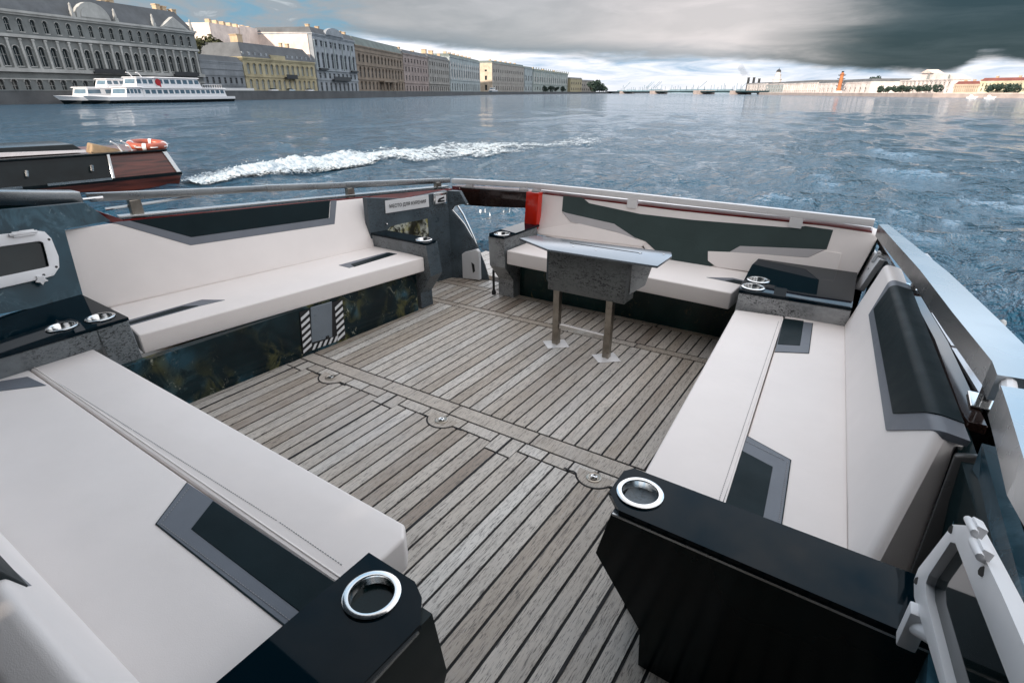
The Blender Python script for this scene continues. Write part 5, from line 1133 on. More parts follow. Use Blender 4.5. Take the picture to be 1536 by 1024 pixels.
# ---------------- moored passenger ferries
def ferry(label, base, ang, Ls, blocks, logo=False, group='white ferries by the left embankment', wl=True):
    "blocks: (u0, u1, v0, v1, z0, z1, rake0, rake1, windows)"
    t = thing('ferry', label, 'ferry', (base[0], base[1], WZ), group)
    d = Vector((math.cos(ang), math.sin(ang))); n = Vector((-d.y, d.x))
    if n.dot(Vector(base[:2])) < 0: n = -n
    def w(u, v, z): q = Vector(base[:2]) + d * u + n * v; return (q.x, q.y, WZ + z)
    W_ = 5.5
    hm = MB(); prof = [(0, 2.6), (.0, 2.6)]
    hm.loft([w(3.5, .4, -.2), w(Ls - .5, .4, -.2), w(Ls - .5, W_ - .4, -.2), w(3.5, W_ - .4, -.2), w(1.6, W_ / 2, -.2)], [w(4, 0, .75), w(Ls, 0, .75), w(Ls, W_, .75), w(4, W_, .75), w(.6, W_ / 2, .9)])
    obj('lower_hull', hm, 'dark_paint', t, 0)
    hm = MB().loft([w(4, 0, .76), w(Ls, 0, .76), w(Ls, W_, .76), w(4, W_, .76), w(.6, W_ / 2, .91)], [w(3.6, -.05, 1.55), w(Ls, -.05, 1.45), w(Ls, W_ + .05, 1.45), w(3.6, W_ + .05, 1.55), w(-.6, W_ / 2, 1.9)])
    obj('upper_hull', hm, 'white_plastic', t, 0)
    for (u0, u1, v0, z0, z1, r0, r1, nw, m_) in blocks:
        cb_ = MB().loft([w(u0, v0, z0), w(u1, v0, z0), w(u1, W_ - v0, z0), w(u0, W_ - v0, z0)], [w(u0 + r0, v0 + .15, z1), w(u1 + r1, v0 + .15, z1), w(u1 + r1, W_ - v0 - .15, z1), w(u0 + r0, W_ - v0 - .15, z1)])
        co = obj('deckhouse', cb_, m_, t, .03, 1)
        rf = MB().loft([w(u0 + r0 - .5, v0 - .25, z1 + .01), w(u1 + r1 + .5, v0 - .25, z1 + .01), w(u1 + r1 + .5, W_ - v0 + .25, z1 + .01), w(u0 + r0 - .5, W_ - v0 + .25, z1 + .01)], [w(u0 + r0 - .2, v0, z1 + .2), w(u1 + r1 + .3, v0, z1 + .2), w(u1 + r1 + .3, W_ - v0, z1 + .2), w(u0 + r0 - .2, W_ - v0, z1 + .2)])
        obj('roof', rf, 'white_plastic', co, 0)
        for k in range(nw):
            a0 = u0 + .6 + (u1 - u0 - 1.0) * k / nw; a1 = u0 + .6 + (u1 - u0 - 1.0) * (k + .72) / nw; hz = z1 - z0
            vv = lambda z: v0 + .15 * (z - z0) / hz - .02
            za, zb_ = z0 + hz * .38, z0 + hz * .82
            obj('window', MB().slab([w(a0, vv(za), za), w(a1, vv(za), za), w(a1, vv(zb_), zb_), w(a0, vv(zb_), zb_)], tuple(n.to_3d() * .015)), 'ferry_glass', co)
        if r0 > .3:
            obj('windscreen', MB().slab([w(u0 + r0 * .35 - .03, v0 + .5, z0 + (z1 - z0) * .35), w(u0 + r0 * .35 - .03, W_ - v0 - .5, z0 + (z1 - z0) * .35), w(u0 + r0 * .85 - .03, W_ - v0 - .6, z0 + (z1 - z0) * .85), w(u0 + r0 * .85 - .03, v0 + .6, z0 + (z1 - z0) * .85)], tuple(d.to_3d() * .02)), 'ferry_glass', co)
    return t, w, d, n
M['ferry_glass'] = plain('ferry_glass', (.10, .16, .21), .08, var=.3, scale=.6)
M['red_logo'] = plain('red_logo', (.42, .01, .015), .4, var=.05)
fa_, fb_ = Vector((-162.023,59.789,-1)[:2]), Vector((-179.252,104.782,-1)[:2]); fa_ += Vector((2.5, 0)); fb_ += Vector((3, 0))
an = math.atan2(fb_.y - fa_.y, fb_.x - fa_.x); LF = (fb_ - fa_).length
# far hull first, then the near one with the round logo
ferry('white ferry moored behind the one with a red logo, only its bow and wheelhouse showing', (fa_.x - 6.5, fa_.y - 3.6), an, LF * .85, [(6, LF * .75, .4, 1.5, 3.6, .8, 0, 6, 'white_plastic'), (12.5, 19, .9, 3.8, 5.6, .8, .2, 3, 'white_plastic')])
f2, w, d_, n_ = ferry('long white two deck ferry with a round red logo by the shaded palace', (fa_.x, fa_.y), an, LF, [(9, LF * .30, .3, 1.5, 3.7, .9, 0, 4, 'white_plastic'), (LF * .30, LF * .93, .15, 1.46, 3.55, 0, -.6, 15, 'white_plastic'), (LF * .27, LF * .405, .6, 3.8, 6.0, .9, 0, 3, 'white_plastic'), (LF * .405, LF * .74, .5, 3.8, 6.1, 0, -1.2, 7, 'white_plastic')])
cl = Vector(w(LF * .418, .45, 5.0)); mb = MB(); up = Vector((0, 0, 1)); dd = d_.to_3d()
mb.slab([tuple(cl + (dd * math.cos(2 * math.pi * k / 20) * .85 + up * math.sin(2 * math.pi * k / 20) * .85)) for k in range(20)], tuple(n_.to_3d() * .1)); mb.slab([tuple(cl + dd * .1 - up * .7), tuple(cl + dd * .8 - up * .5), tuple(cl + dd * .65 - up * 1.3)], tuple(n_.to_3d() * .1))
obj('logo', mb, 'red_logo', f2, 0, sm=False)
mb = MB()
for u, z in ((.36, 6.2), (.30, 6.2)): mb.tube([w(LF * u, 2.5, z), w(LF * u - .8, 2.5, z + .9), w(LF * u - 1.6, 2.5, z + 1.0)], .1, 6)
for k in range(9): mb.tube([w(LF * (.745 + .02 * k), .5, 3.6), w(LF * (.745 + .02 * k), .5, 4.6)], .05, 5)
mb.tube([w(LF * .745, .5, 4.6), w(LF * .91, .5, 4.6)], .06, 5)
obj('railing', mb, 'white_plastic', f2, 0)
for lab, pa, pb in (('small white river boats moored below the sandy house, nearest of the two', (-391.288,533.175,-1), (-420.006,606.226,-1)), ('farther small white river boat moored below the sandy house', (-463.79,661.384,-1), (-475.752,719.325,-1))):
    q0, q1 = Vector(pa[:2]), Vector(pb[:2]); Lq = (q1 - q0).length * .6
    ferry(lab.replace('boats moored', 'boat moored'), (q0.x + 4, q0.y), math.atan2(q1.y - q0.y, q1.x - q0.x), min(40, Lq), [(6, min(40, Lq) * .8, .3, 1.5, 4.6, 1, -1, 7, 'white_plastic'), (10, min(40, Lq) * .5, .7, 4.8, 7.2, 1, 0, 3, 'white_plastic')])
# cars on the embankment
def car(label, q, ang, mt):
    t = thing('car', label, 'car', q, 'cars parked on the left embankment'); d = Vector((math.cos(ang), math.sin(ang), 0)); n = Vector((-d.y, d.x, 0)); q = Vector(q)
    P = lambda u, v, z: tuple(q + d * u + n * v + Vector((0, 0, z)))
    obj('body', MB().loft([P(-2.2, -.9, .35), P(2.2, -.9, .35), P(2.2, .9, .35), P(-2.2, .9, .35)], [P(-2.15, -.85, .95), P(2.1, -.85, .9), P(2.1, .85, .9), P(-2.15, .85, .95)]), mt, t, .1, 2)
    obj('cabin', MB().loft([P(-1.6, -.8, .95), P(1.1, -.8, .93), P(1.1, .8, .93), P(-1.6, .8, .95)], [P(-1.1, -.65, 1.45), P(.4, -.65, 1.47), P(.4, .65, 1.47), P(-1.1, .65, 1.45)]), 'dark_glass', t, .06, 2)
    for u in (-1.4, 1.4):
        for v in (-.9, .9): obj('wheel', MB().tube([P(u, v - .1, .33), P(u, v + .1, .33)], .33, 12), 'black_plastic', t)
for i, q in enumerate(((-222.35,145.78,2.74), (-225.96,156.45,2.79), (-230.39,169.52,2.85))):
    car(('white car parked left before the yellow palace', 'silver car parked midway before the yellow palace', 'white car parked right before the yellow palace')[i], (q[0] + 6, q[1], GZ + 1.0), 1.9, ('white_plastic', 'aluminium', 'white_plastic')[i])
struct(obj('road', MB().add([(-176, 60, GZ + .98), (-212, 130, GZ + .98), (-232, 192, GZ + .98), (-282, 290, GZ + .98), (-297, 285, GZ + .98), (-246, 190, GZ + .98), (-226, 126, GZ + .98), (-196, 60, GZ + .98)], [(0, 1, 6, 7), (1, 2, 5, 6), (2, 3, 4, 5)]), 'w_granite', None, 0, sm=False))

# ---------------- bridge, skyline, right bank
br = thing('bridge', 'long low iron bridge with pale stone piers across the river at the horizon', 'bridge', (-330, 1050, -1))
q0, q1 = Vector((-632.037,1325.69,-1)[:2]) , Vector((-141.91,768.749,-1)[:2])
q0 = Vector((-470, 1080)); q1 = Vector((-150, 745)); 
def on_br(px): return Vector({940: (-448.345,1057.33,2.133), 988: (-346.081,950.272,2.067), 1056: (-239.508,838.704,1.998), 1111: (-174.783,770.944,1.956)}[px][:2])
e = (q1 - q0).normalized(); en = Vector((-e.y, e.x)); 
mb = MB(); mb.beam((q0.x - e.x * 60, q0.y - e.y * 60, 2.4), (q1.x + e.x * 40, q1.y + e.y * 40, 2.4), 18, 1.6); obj('span', mb, 'bridge_iron', br, 0, sm=False)
piers = [on_br(940), on_br(988), on_br(1056), on_br(1111)]
for i, p in enumerate(piers): wq = (6, 13, 13, 6)[i]; mb = MB(); mb.beam((p.x - e.x * wq / 2, p.y - e.y * wq / 2, 1.1), (p.x + e.x * wq / 2, p.y + e.y * wq / 2, 1.1), 26, 5.4 if wq > 8 else 4.4); obj('pier', mb, 'w_stone', br, 0, sm=False)
mb = MB(); allp = [q0 - e * 60] + piers + [q1 + e * 40]
for a, c in zip(allp[:-1], allp[1:]):
    n = 8; lo = [(a.lerp(c, k / n), 1.5 - 1.5 * abs(2 * k / n - 1) ** 2) for k in range(n + 1)]
    for (p, z), (p2, z2) in zip(lo[:-1], lo[1:]): mb.slab([(p.x, p.y, 1.59), (p2.x, p2.y, 1.59), (p2.x, p2.y, z2), (p.x, p.y, z)], (en.x * 2, en.y * 2, 0))
obj('arch', mb, 'bridge_iron', br, 0, sm=False)
mb = MB()
Lb = (q1 - q0).length
for k in range(26): p = q0.lerp(q1, k / 25); mb.tube([(p.x, p.y, 3.2), (p.x, p.y, 10 if k % 2 else 8)], .22, 5)
lp_ = obj('lamp_posts', mb, 'bridge_iron', br, 0); lp_.name = 'lamp_post_row'
# port skyline beyond the bridge, distance haze put into its colour
sk = MB(); rs = random.Random(12)
for i in range(70):
    a = i / 69; p = Vector((-1000, 2300)).lerp(Vector((-350, 2000)), a); wd = rs.uniform(8, 30); hh = rs.uniform(4, 12)
    sk.box(p.x - wd, p.x + wd, p.y, p.y + 20, -1, hh)
    if rs.random() < .45: sk.tube([(p.x, p.y, 0), (p.x, p.y, rs.uniform(16, 30))], .9, 4)
    if rs.random() < .12: sk.beam((p.x - 10, p.y, 16), (p.x + 14, p.y, 38), 1.4, 1.4)
M['haze_blue'] = plain('port_grey', (.16, .24, .29), .9, var=.3, scale=.01)  # aerial haze mixed into the base colour of the sheds and cranes
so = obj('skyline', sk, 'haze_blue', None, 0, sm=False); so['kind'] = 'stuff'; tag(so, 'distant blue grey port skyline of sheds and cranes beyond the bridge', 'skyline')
# right bank ground, quay
RLn = [(-150, 745), (-125, 672), (-60, 530), (-22, 453), (11, 388), (46, 368), (140, 330), (260, 300)]
qy = thing('quay', 'low pinkish stone quay of the right bank', 'quay', (0, 420, -1)); mb = MB()
for a, c in zip(RLn[:-1], RLn[1:]): mb.slab([(*a, -1.5), (*c, -1.5), (*c, .9), (*a, .9)], (.3, 1.2, 0))
obj('wall', mb, 'w_stone', qy, 0, sm=False); mb = MB()
for a, c in zip(RLn[:-1], RLn[1:]): mb.slab([(a[0], a[1] - .3, .905), (c[0], c[1] - .3, .905), (c[0], c[1] - .3, 1.3), (a[0], a[1] - .3, 1.3)], (.3, 1.8, 0))
obj('coping', mb, 'w_rose', qy, 0, sm=False)
mb = MB()
for a, c in zip(RLn[:-1], RLn[1:]): mb.add([(a[0], a[1] + .5, .7), (c[0], c[1] + .5, .7), (c[0] + 60, c[1] + 300, .7), (a[0] + 60, a[1] + 300, .7)], [(0, 1, 2, 3)])
struct(obj('bank_ground', mb, 'w_stone', None, 0, sm=False))
RBG = 'buildings on the right bank'
a, c, h = ends((-173.16,793.14,10.43), (-134.99,719.98,10.16))
facade('white_block', 'white block with power station chimneys behind the right end of the bridge', a, c, h, 40, 8, [(GZ + h * .2, GZ + h * .4, .4, False), (GZ + h * .6, GZ + h * .76, .4, False)], 'w_white', RBG, roof=('mansard', 1), hood=False, cornice=.3)
cz = (-180.885,854.166,18.434)
for k in (0, 1, 2):
    x_, y_ = cz[0] - 6 + k * 7, cz[1] + 4; zt_ = cz[2] + (1.5 if k < 2 else 0)
    ch = thing('factory_chimney', ('leftmost of the three short dark chimneys behind the white block', 'middle one of the three short dark chimneys behind the white block', 'rightmost of the three short dark chimneys behind the white block')[k], 'chimney', (x_, y_, .7), 'dark factory chimneys')
    obj('stack', MB().tube([(x_, y_, .7), (x_, y_, zt_)], [1.9, 1.5], 12), 'w_dark', ch, 0)
    obj('rim', MB().lathe((x_, y_, zt_), [(1.5, -.6), (1.8, -.5), (1.8, 0), (1.2, .02)], 12), 'w_granite', ch, 0)
m, nt, b = mat('chimney_smoke'); M['smoke'] = m; nt.nodes.remove(b)
vo = nd(nt, 'ShaderNodeVolumePrincipled'); vo.inputs['Color'].default_value = (.45, .52, .60, 1); vo.inputs['Density'].default_value = .06
lk(nt, vo.outputs[0], nt.nodes['Material Output'].inputs['Volume'])
sb2 = MB(); e0 = Vector((cz[0] - 6, cz[1] + 4, cz[2] + 3)); e1_ = Vector((-205.258,869.765,33.172))
sb2.tube([e0.lerp(e1_, q / 6) + Vector((0, 0, 2.0 * math.sin(q * 1.7))) for q in range(7)], [1.2, 2.6, 3.4, 4.6, 4.2, 5.0, 2.0], 10)
so2 = obj('smoke', sb2, 'smoke', None, 0); so2['kind'] = 'stuff'; tag(so2, 'faint grey smoke drifting left from the dark factory chimneys', 'smoke')
# domed museum with a lantern tower
a, c, h = ends((-137.01,723.85,9.52), (-110.48,673,9.17))
mus, FM = facade('domed_museum', 'pale domed museum with a stepped lantern tower on the right bank', a, c, h, 30, 7, [(GZ + h * .15, GZ + h * .38, .4, False), (GZ + h * .55, GZ + h * .75, .4, False)], 'w_ice', RBG, trimm='w_white', roof=('mansard', 1.5), hood=False, cornice=.4)
k_ = (-136.525,729.279,25.975); tz_ = k_[2]; c_ = FM.w(FM.L * .25, 6, 0)
s_ = tz_ - h; mb = MB(); mb.lathe((c_[0], c_[1], h), [(4.6, 0), (4.6, s_ * .30), (5.0, s_ * .31), (5.0, s_ * .34), (3.3, s_ * .35), (3.3, s_ * .58), (3.7, s_ * .59), (2.3, s_ * .62), (2.3, s_ * .74), (2.7, s_ * .75)], 8); obj('tower', mb, 'w_white', mus, 0, sm=False)
mb = MB(); mb.lathe((c_[0], c_[1], h), [(2.5, s_ * .755), (2.3, s_ * .83), (1.3, s_ * .90), (.3, s_ * .92), (.25, s_ * 1.0), (0, s_)], 10); obj('dome', mb, 'w_dark', mus, 0)
a, c, h = ends((-110.48,673,9.17), (-69.68,594.81,8.91))
facade('columned_block', 'long white building with a row of columns left of the red column', a, c, h, 40, 17, [(GZ + h * .12, GZ + h * .32, .4, False), (GZ + h * .45, GZ + h * .75, .32, False)], 'w_white', RBG, roof=('mansard', 2), hood=False, pil=(GZ + h * .36, GZ + h * .84, 1, .7, 'w_white'))
a, c, h = ends((-69.26,594,8.63), (-24.97,509.1,7.6))
facade('white_warehouse', 'low plain white building standing behind the red rostral column', a, c, h, 40, 11, [(GZ + h * .14, GZ + h * .42, .26, True), (GZ + h * .66, GZ + h * .76, .16, False)], 'w_white', RBG, roof=('mansard', 2), hood=False, cornice=.3)
rc = (-44.7,546.93,16.83); rl = thing('rostral_column', 'tall brick red column with ship prow ornaments on the right bank', 'column', (rc[0] - 4, rc[1] - 22, .7))
hc = rc[2] - 1; ctr_ = (rc[0] - 2, rc[1] - 14); mb = MB(); mb.lathe((*ctr_, .7), [(2.0, 0), (2.0, hc * .16), (1.45, hc * .17), (1.25, hc * .84), (1.7, hc * .85), (1.7, hc * .88), (.9, hc * .89), (.9, hc * .94), (0, hc * .94)], 14); obj('shaft', mb, 'brick_red', rl, 0)
mb = MB(); mb.box(ctr_[0] - 3, ctr_[0] + 3, ctr_[1] - 3, ctr_[1] + 3, .7, .7 + hc * .12); obj('pedestal', mb, 'w_white', rl, 0, sm=False)
for z in (.30, .46, .62, .78):
    mb = MB()
    for sg in (-1, 1): mb.loft([(ctr_[0] + sg * 1.0, ctr_[1] - .5, .7 + hc * z), (ctr_[0] + sg * 1.0, ctr_[1] + .5, .7 + hc * z), (ctr_[0] + sg * 1.0, ctr_[1] + .5, .7 + hc * (z + .05)), (ctr_[0] + sg * 1.0, ctr_[1] - .5, .7 + hc * (z + .05))], [(ctr_[0] + sg * 2.7, ctr_[1] - .2, .7 + hc * (z + .03)), (ctr_[0] + sg * 2.7, ctr_[1] + .2, .7 + hc * (z + .03)), (ctr_[0] + sg * 2.8, ctr_[1] + .2, .7 + hc * (z + .06)), (ctr_[0] + sg * 2.8, ctr_[1] - .2, .7 + hc * (z + .06))])
    obj('prow', mb, 'w_dark', rl, 0, sm=False)
mb = MB(); mb.lathe((*ctr_, .7 + hc * .94), [(.5, 0), (1.0, hc * .03), (.8, hc * .06), (0, hc * .06)], 10); obj('lamp_bowl', mb, 'w_dark', rl, 0)
# exchange with a great pediment
a, c, h = ends((-6.12,475.56,8.68), (19.93,433.24,7.8))
ex, FE = facade('exchange_hall', 'white temple like hall with broad stepped pediment and columns, right bank', a, c, h, 10, 12, [(GZ + h * .1, GZ + h * .3, .3, False), (GZ + h * .55, GZ + h * .72, .3, True)], 'w_white', RBG, hood=False, pil=(GZ + h * .08, GZ + h * .86, 1, .9, 'w_white'), cornice=.6)
zt = (2.599,472.401,14.412)[2]
mb = MB(); mb.slab([FE.w(FE.L * .03, 4, h + .56), FE.w(FE.L * .97, 4, h + .56), FE.w(FE.L * .80, 4, h + (zt - h) * .48), FE.w(FE.L * .42, 4, zt - 1.6), FE.w(FE.L * .33, 4, zt - 1.0), FE.w(FE.L * .20, 4, h + (zt - h) * .55)], tuple(FE.n.to_3d() * 7)); obj('attic', mb, 'w_white', ex, 0, sm=False)
mb = MB(); mb.slab([FE.w(FE.L * .26, 3, zt - 1.6), FE.w(FE.L * .50, 3, zt - 2.0), FE.w(FE.L * .37, 3, zt + .2)], tuple(FE.n.to_3d() * 7)); obj('pediment', mb, 'w_rose', ex, 0, sm=False)
mb = MB(); mb.slab([FE.w(-FE.L * .40, 16, GZ), FE.w(-.4, 16, GZ), FE.w(-.4, 16, h + 1.8), FE.w(-FE.L * .40, 16, h - 1.2)], tuple(FE.n.to_3d() * 8)); obj('side_wing', mb, 'w_cream', ex, 0, sm=False)
mb = MB(); mb.lathe(FE.w(FE.L * .47, 2, h + .6), [(.8, 0), (.6, 1.6), (.35, 3.4), (0, 3.8)], 8); obj('statue', mb, 'w_palace', ex, 0); mb = MB(); mb.lathe(FE.w(FE.L * .85, 2, h + .6), [(.6, 0), (.5, 1.2), (.3, 2.2), (0, 2.6)], 8); obj('statue', mb, 'w_palace', ex, 0)
for i, px_ in enumerate((1327, 1337, 1348, 1359, 1370, 1382, 1394, 1405)):
    q = {1327: (-14.11,488.55,1.38), 1337: (-10.04,481.94,1.39), 1348: (-5.73,474.94,1.39), 1359: (-1.6,468.22,1.4), 1370: (2.37,461.77,1.4), 1382: (6.53,455.01,1.41), 1394: (10.53,448.52,1.41), 1405: (15.6,440.27,1.42)}[px_]
    tree('clipped dark tree number'.replace(' number', '') + (' at the left end of the hedge row before the exchange hall', ' second from left in the hedge row before the exchange hall', ' third from left in the hedge row before the exchange hall', ' fourth from left in the hedge row before the exchange hall', ' fourth from right in the hedge row before the exchange hall', ' third from right in the hedge row before the exchange hall', ' second from right in the hedge row before the exchange hall', ' at the right end of the hedge row before the exchange hall')[i], (q[0] - 2, q[1] - 9, .7), 2.9, 2.1, .7, 'leaf_dark', 'clipped trees before the exchange hall', 60 + i, 420)
for i, q in enumerate(((-23.134,520.915,1.366), (-20.477,518.771,1.368))):
    tree(('left of two dark trees between white building and exchange hall', 'right of two dark trees between white building and exchange hall')[i], (q[0], q[1], .7), 4.6, 5.2, 1.0, 'leaf_dark', 'dark trees beside the white building', 80 + i, 400)
a, c, h = ends((21.24,431.11,4.95), (31.96,421.52,5.49))
facade('terrace_house', 'low cream terrace with dark red roofs right of the exchange hall', a, c, h, 20, 12, [(GZ + h * .25, GZ + h * .45, .4, False), (GZ + h * .6, GZ + h * .8, .4, False)], 'w_cream', RBG, roof=('mansard', 1.5), roofm='w_red_roof', hood=False, cornice=.3, chim=((.2, 3, 1, .6), (.55, 3, 1, .6), (.85, 3, 1, .6)))
a, c, h = ends((31.86,421.57,6.33), (57.59,408.71,6.91))
facade('lemon_house', 'long lemon yellow house with a red roof at the right edge', a, c, h, 20, 16, [(GZ + h * .25, GZ + h * .45, .4, False), (GZ + h * .6, GZ + h * .8, .4, False)], 'w_lemon', RBG, roof=('mansard', 1.6), roofm='w_red_roof', hood=False, cornice=.3, chim=((.2, 3, 1, .6), (.55, 3, 1, .6), (.85, 3, 1, .6)))
for i, q in enumerate(((36.73,419.13,1.43), (40.29,417.35,1.44), (43.78,415.61,1.44), (46.93,414.03,1.44))):
    tree(('first', 'second', 'third', 'last')[i] + ' rounded dark tree of the four before the lemon yellow house', (q[0] - 1, q[1] - 8, .7), 2.8, 2.2, .7, 'leaf_dark', 'rounded trees before the lemon house', 90 + i, 420)
for i, q in enumerate(((24.63,355.179,-1), (29.9,340.941,-1))):
    t = thing('motorboat', ('tiny white motorboat under the cream terrace', 'tiny white motorboat under the lemon yellow house')[i], 'boat', (q[0], q[1] - 8, WZ), 'tiny motorboats by the right quay')
    x, y = q[0], q[1] - 8
    obj('hull', MB().loft([(x - 1.6, y - .6, WZ - .1), (x + 1.6, y - .6, WZ - .1), (x + 1.6, y + .6, WZ - .1), (x - 1.6, y + .6, WZ - .1)], [(x - 2, y - .9, WZ + .6), (x + 2.6, y, WZ + .8), (x + 2.4, y + .4, WZ + .8), (x - 2, y + .9, WZ + .6)]), 'white_plastic', t, 0)
    obj('cabin', MB().loft([(x - .8, y - .6, WZ + .61), (x + .9, y - .5, WZ + .65), (x + .9, y + .5, WZ + .65), (x - .8, y + .6, WZ + .61)], [(x - .6, y - .5, WZ + 1.5), (x + .2, y - .4, WZ + 1.5), (x + .2, y + .4, WZ + 1.5), (x - .6, y + .5, WZ + 1.5)]), 'white_plastic', t, 0)

# ================================================================== LIGHT, SKY, CAMERA
SUN_EL = R(24); sx, sy = -.06, -.998
sun = bpy.data.lights.new('sun', 'SUN'); sun.energy = 4.6; sun.angle = R(3); sun.color = (1.0, .86, .73)
so = bpy.data.objects.new('sun', sun); COL.objects.link(so)
ln = math.hypot(sx, sy); dirv = Vector((sx / ln * math.cos(SUN_EL), sy / ln * math.cos(SUN_EL), math.sin(SUN_EL)))
so.rotation_euler = (-dirv).to_track_quat('-Z', 'Y').to_euler(); so.location = (0, 0, 60)
W = bpy.data.worlds.new('World'); SC.world = W; W.use_nodes = True
nt = W.node_tree; nt.nodes.clear()
out = nd(nt, 'ShaderNodeOutputWorld'); sky = nd(nt, 'ShaderNodeTexSky'); sky.sky_type = 'NISHITA'; sky.sun_disc = False
sky.sun_elevation = SUN_EL; sky.sun_rotation = math.atan2(sx, sy); sky.altitude = 0; sky.air_density = 1.2; sky.dust_density = 1.0
bgs = nd(nt, 'ShaderNodeBackground'); bgs.inputs[1].default_value = .07; lk(nt, sky.outputs[0], bgs.inputs[0])
tc = nd(nt, 'ShaderNodeTexCoord'); D = tc.outputs['Generated']
def dot(v):
    n = nd(nt, 'ShaderNodeVectorMath', operation='DOT_PRODUCT'); lk(nt, D, n.inputs[0]); n.inputs[1].default_value = v; return n.outputs['Value']
yw = R(34)
az = mth(nt, 'ARCTAN2', dot((math.cos(yw), math.sin(yw), 0)), dot((-math.sin(yw), math.cos(yw), 0)))
el = mth(nt, 'MULTIPLY', mth(nt, 'ARCSINE', dot((0, 0, 1))), 57.2958)
def vec(a, b, c=0.0):
    n = nd(nt, 'ShaderNodeCombineXYZ')
    for i, v in enumerate((a, b, c)):
        if isinstance(v, (int, float)): n.inputs[i].default_value = v
        else: lk(nt, v, n.inputs[i])
    return n.outputs[0]
azd = mth(nt, 'MULTIPLY', az, 57.2958)
P1 = vec(mth(nt, 'MULTIPLY', azd, .045), mth(nt, 'MULTIPLY', el, .16))
nA = noise(nt, P1, 1.3, 7, .56, .35)
P2 = vec(mth(nt, 'MULTIPLY', azd, .10), mth(nt, 'MULTIPLY', el, .62), 3.0)
nB = noise(nt, P2, 1.0, 7, .58, .5)
P3 = vec(mth(nt, 'MULTIPLY', azd, .11), mth(nt, 'MULTIPLY', el, .95), 7.0)
nC = noise(nt, P3, 1.2, 7, .6, .5)
# lower edge of the cloud deck (degrees) over azimuth
edge_n = nd(nt, 'ShaderNodeFloatCurve'); cv = edge_n.mapping.curves[0]
azn = mth(nt, 'ADD', mth(nt, 'DIVIDE', azd, 90.0), .5, clamp=True)     # -45..45 deg -> 0..1
pts = [(0, .62), (.17, .60), (.24, .56), (.33, .50), (.45, .37), (.59, .305), (.75, .25), (.81, .18), (.86, .14), (.90, .125), (.922, .225), (.94, .225), (.96, .17), (1, .15)]
while len(cv.points) < len(pts): cv.points.new(.5, .5)
for p, q in zip(cv.points, pts): p.location = q
edge_n.mapping.update(); lk(nt, azn, edge_n.inputs['Value'])
edge = mth(nt, 'MULTIPLY', edge_n.outputs[0], 10.0)
e2 = mth(nt, 'SUBTRACT', mth(nt, 'SUBTRACT', el, edge), mth(nt, 'MULTIPLY', mth(nt, 'SUBTRACT', nB, .5), 2.0))
deckm = smooth(nt, e2, -.35, .45)
# colours of the deck
light = smooth(nt, azd, 0.0, 17.0)
c_deck = mix(nt, light, (.34, .345, .36), (.57, .53, .53))
c_deck = mix(nt, ramp(nt, nA, (.40, .8), (.60, 0)), c_deck, mix(nt, light, (.23, .245, .265), (.42, .40, .405)))
c_deck = mix(nt, ramp(nt, nB, (.50, 0), (.72, .5)), c_deck, mix(nt, light, (.40, .40, .42), (.62, .57, .575)))
rt = smooth(nt, azd, 19, 29)
c_deck = mix(nt, mth(nt, 'MULTIPLY', smooth(nt, e2, 1.5, -.2), .85), c_deck, mix(nt, rt, (.13, .175, .215), (.030, .060, .082)))          # darker underside at the edge
dk = mth(nt, 'ADD', mth(nt, 'SUBTRACT', azd, mth(nt, 'MULTIPLY', smooth(nt, el, 3.0, 6.0), 2.5)), mth(nt, 'MULTIPLY', mth(nt, 'SUBTRACT', nB, .5), 9.0))
c_deck = mix(nt, smooth(nt, dk, 18.5, 31.0), c_deck, (.075, .095, .108))
c_deck = mix(nt, smooth(nt, dk, 25.0, 33.5), c_deck, (.010, .030, .044))
c_deck = mix(nt, mth(nt, 'MULTIPLY', rt, ramp(nt, nC, (.42, 0), (.66, .24))), c_deck, (.075, .105, .125))
# open strip under the deck
c_low = mix(nt, ramp(nt, nC, (.34, 0), (.60, 1)), (.28, .40, .54), (.80, .79, .83))
c_low = mix(nt, mth(nt, 'MULTIPLY', smooth(nt, el, 1.9, .1), .7), c_low, (.63, .645, .70))
c_low = mix(nt, smooth(nt, azd, -22, -30), c_low, (.42, .50, .56))
c = mix(nt, deckm, c_low, c_deck)
# broken blue on the left
leftm = smooth(nt, mth(nt, 'ADD', azd, mth(nt, 'MULTIPLY', mth(nt, 'SUBTRACT', nB, .5), 16)), -13.5, -18.5)
nD = noise(nt, vec(mth(nt, 'MULTIPLY', azd, .22), mth(nt, 'MULTIPLY', el, .75), 11.0), 1.0, 7, .6, .6)
c_left = mix(nt, ramp(nt, nD, (.40, 0), (.56, 1)), (.145, .27, .365), (.235, .27, .305))
c_left = mix(nt, ramp(nt, nD, (.60, 0), (.72, .7)), c_left, (.50, .54, .57))
c_left = mix(nt, smooth(nt, mth(nt, 'ADD', el, mth(nt, 'MULTIPLY', nC, 1.5)), 4.8, 3.6), c_left, (.42, .50, .56))
c = mix(nt, leftm, c, c_left)
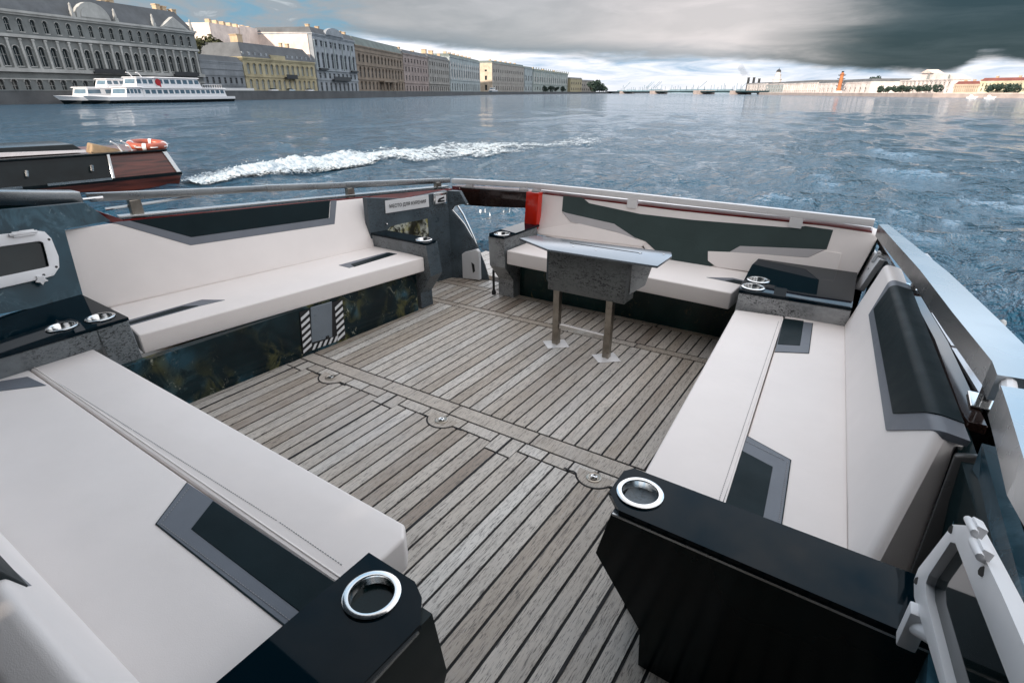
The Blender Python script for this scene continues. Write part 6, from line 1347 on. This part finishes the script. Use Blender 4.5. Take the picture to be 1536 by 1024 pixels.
# overhead and behind: broken overcast that lights the boat; blue gaps high over the stern
nO = noise(nt, D, 3.2, 6, .6, .3)
c_top = mix(nt, ramp(nt, nO, (.38, 0), (.62, 1)), (.62, .66, .71), (1.14, 1.08, 1.07))
ahead = mth(nt, 'MULTIPLY', smooth(nt, mth(nt, 'ABSOLUTE', azd), 75, 45), smooth(nt, el, 62, 40))
c_ahead = mix(nt, ramp(nt, nO, (.42, 0), (.62, 1)), (.26, .52, .78), (1.08, 1.10, 1.15))
ctr_az = mth(nt, 'MULTIPLY', smooth(nt, mth(nt, 'ABSOLUTE', mth(nt, 'SUBTRACT', azd, 6.0)), 30, 4), .7)
c_ahead = mix(nt, ctr_az, c_ahead, (1.22, 1.19, 1.22))
c_top = mix(nt, ahead, c_top, c_ahead)
rx_ = (-math.sin(yw) * math.cos(R(65)) + math.cos(yw) * math.sin(R(65)), math.cos(yw) * math.cos(R(65)) + math.sin(yw) * math.sin(R(65)), 0)
side = nd(nt, 'ShaderNodeVectorMath', operation='SCALE'); lk(nt, c_top, side.inputs[0]); lk(nt, mth(nt, 'ADD', mth(nt, 'MULTIPLY', dot(rx_), .55), .97), side.inputs['Scale']); c_top = side.outputs[0]
upm = smooth(nt, el, 7.8, 11.5)
c = mix(nt, upm, c, c_top)
bgc = nd(nt, 'ShaderNodeBackground'); lk(nt, c, bgc.inputs[0]); bgc.inputs[1].default_value = 1.0
mx = nd(nt, 'ShaderNodeMixShader'); mx.inputs[0].default_value = .95
lk(nt, bgs.outputs[0], mx.inputs[1]); lk(nt, bgc.outputs[0], mx.inputs[2]); lk(nt, mx.outputs[0], out.inputs[0])

cam = bpy.data.cameras.new('camera'); cam.sensor_width = 36; cam.lens = 800 / 1536 * 36; cam.clip_start = .05; cam.clip_end = 20000
co = bpy.data.objects.new('camera', cam); co.location = (0, 0, 1.62); co.rotation_euler = (R(90 - 25.03), 0, R(34)); COL.objects.link(co); SC.camera = co
cam.dof.use_dof = False
SC.view_settings.view_transform = 'Standard'; SC.view_settings.look = 'None'; SC.view_settings.exposure = .6; SC.view_settings.gamma = 1
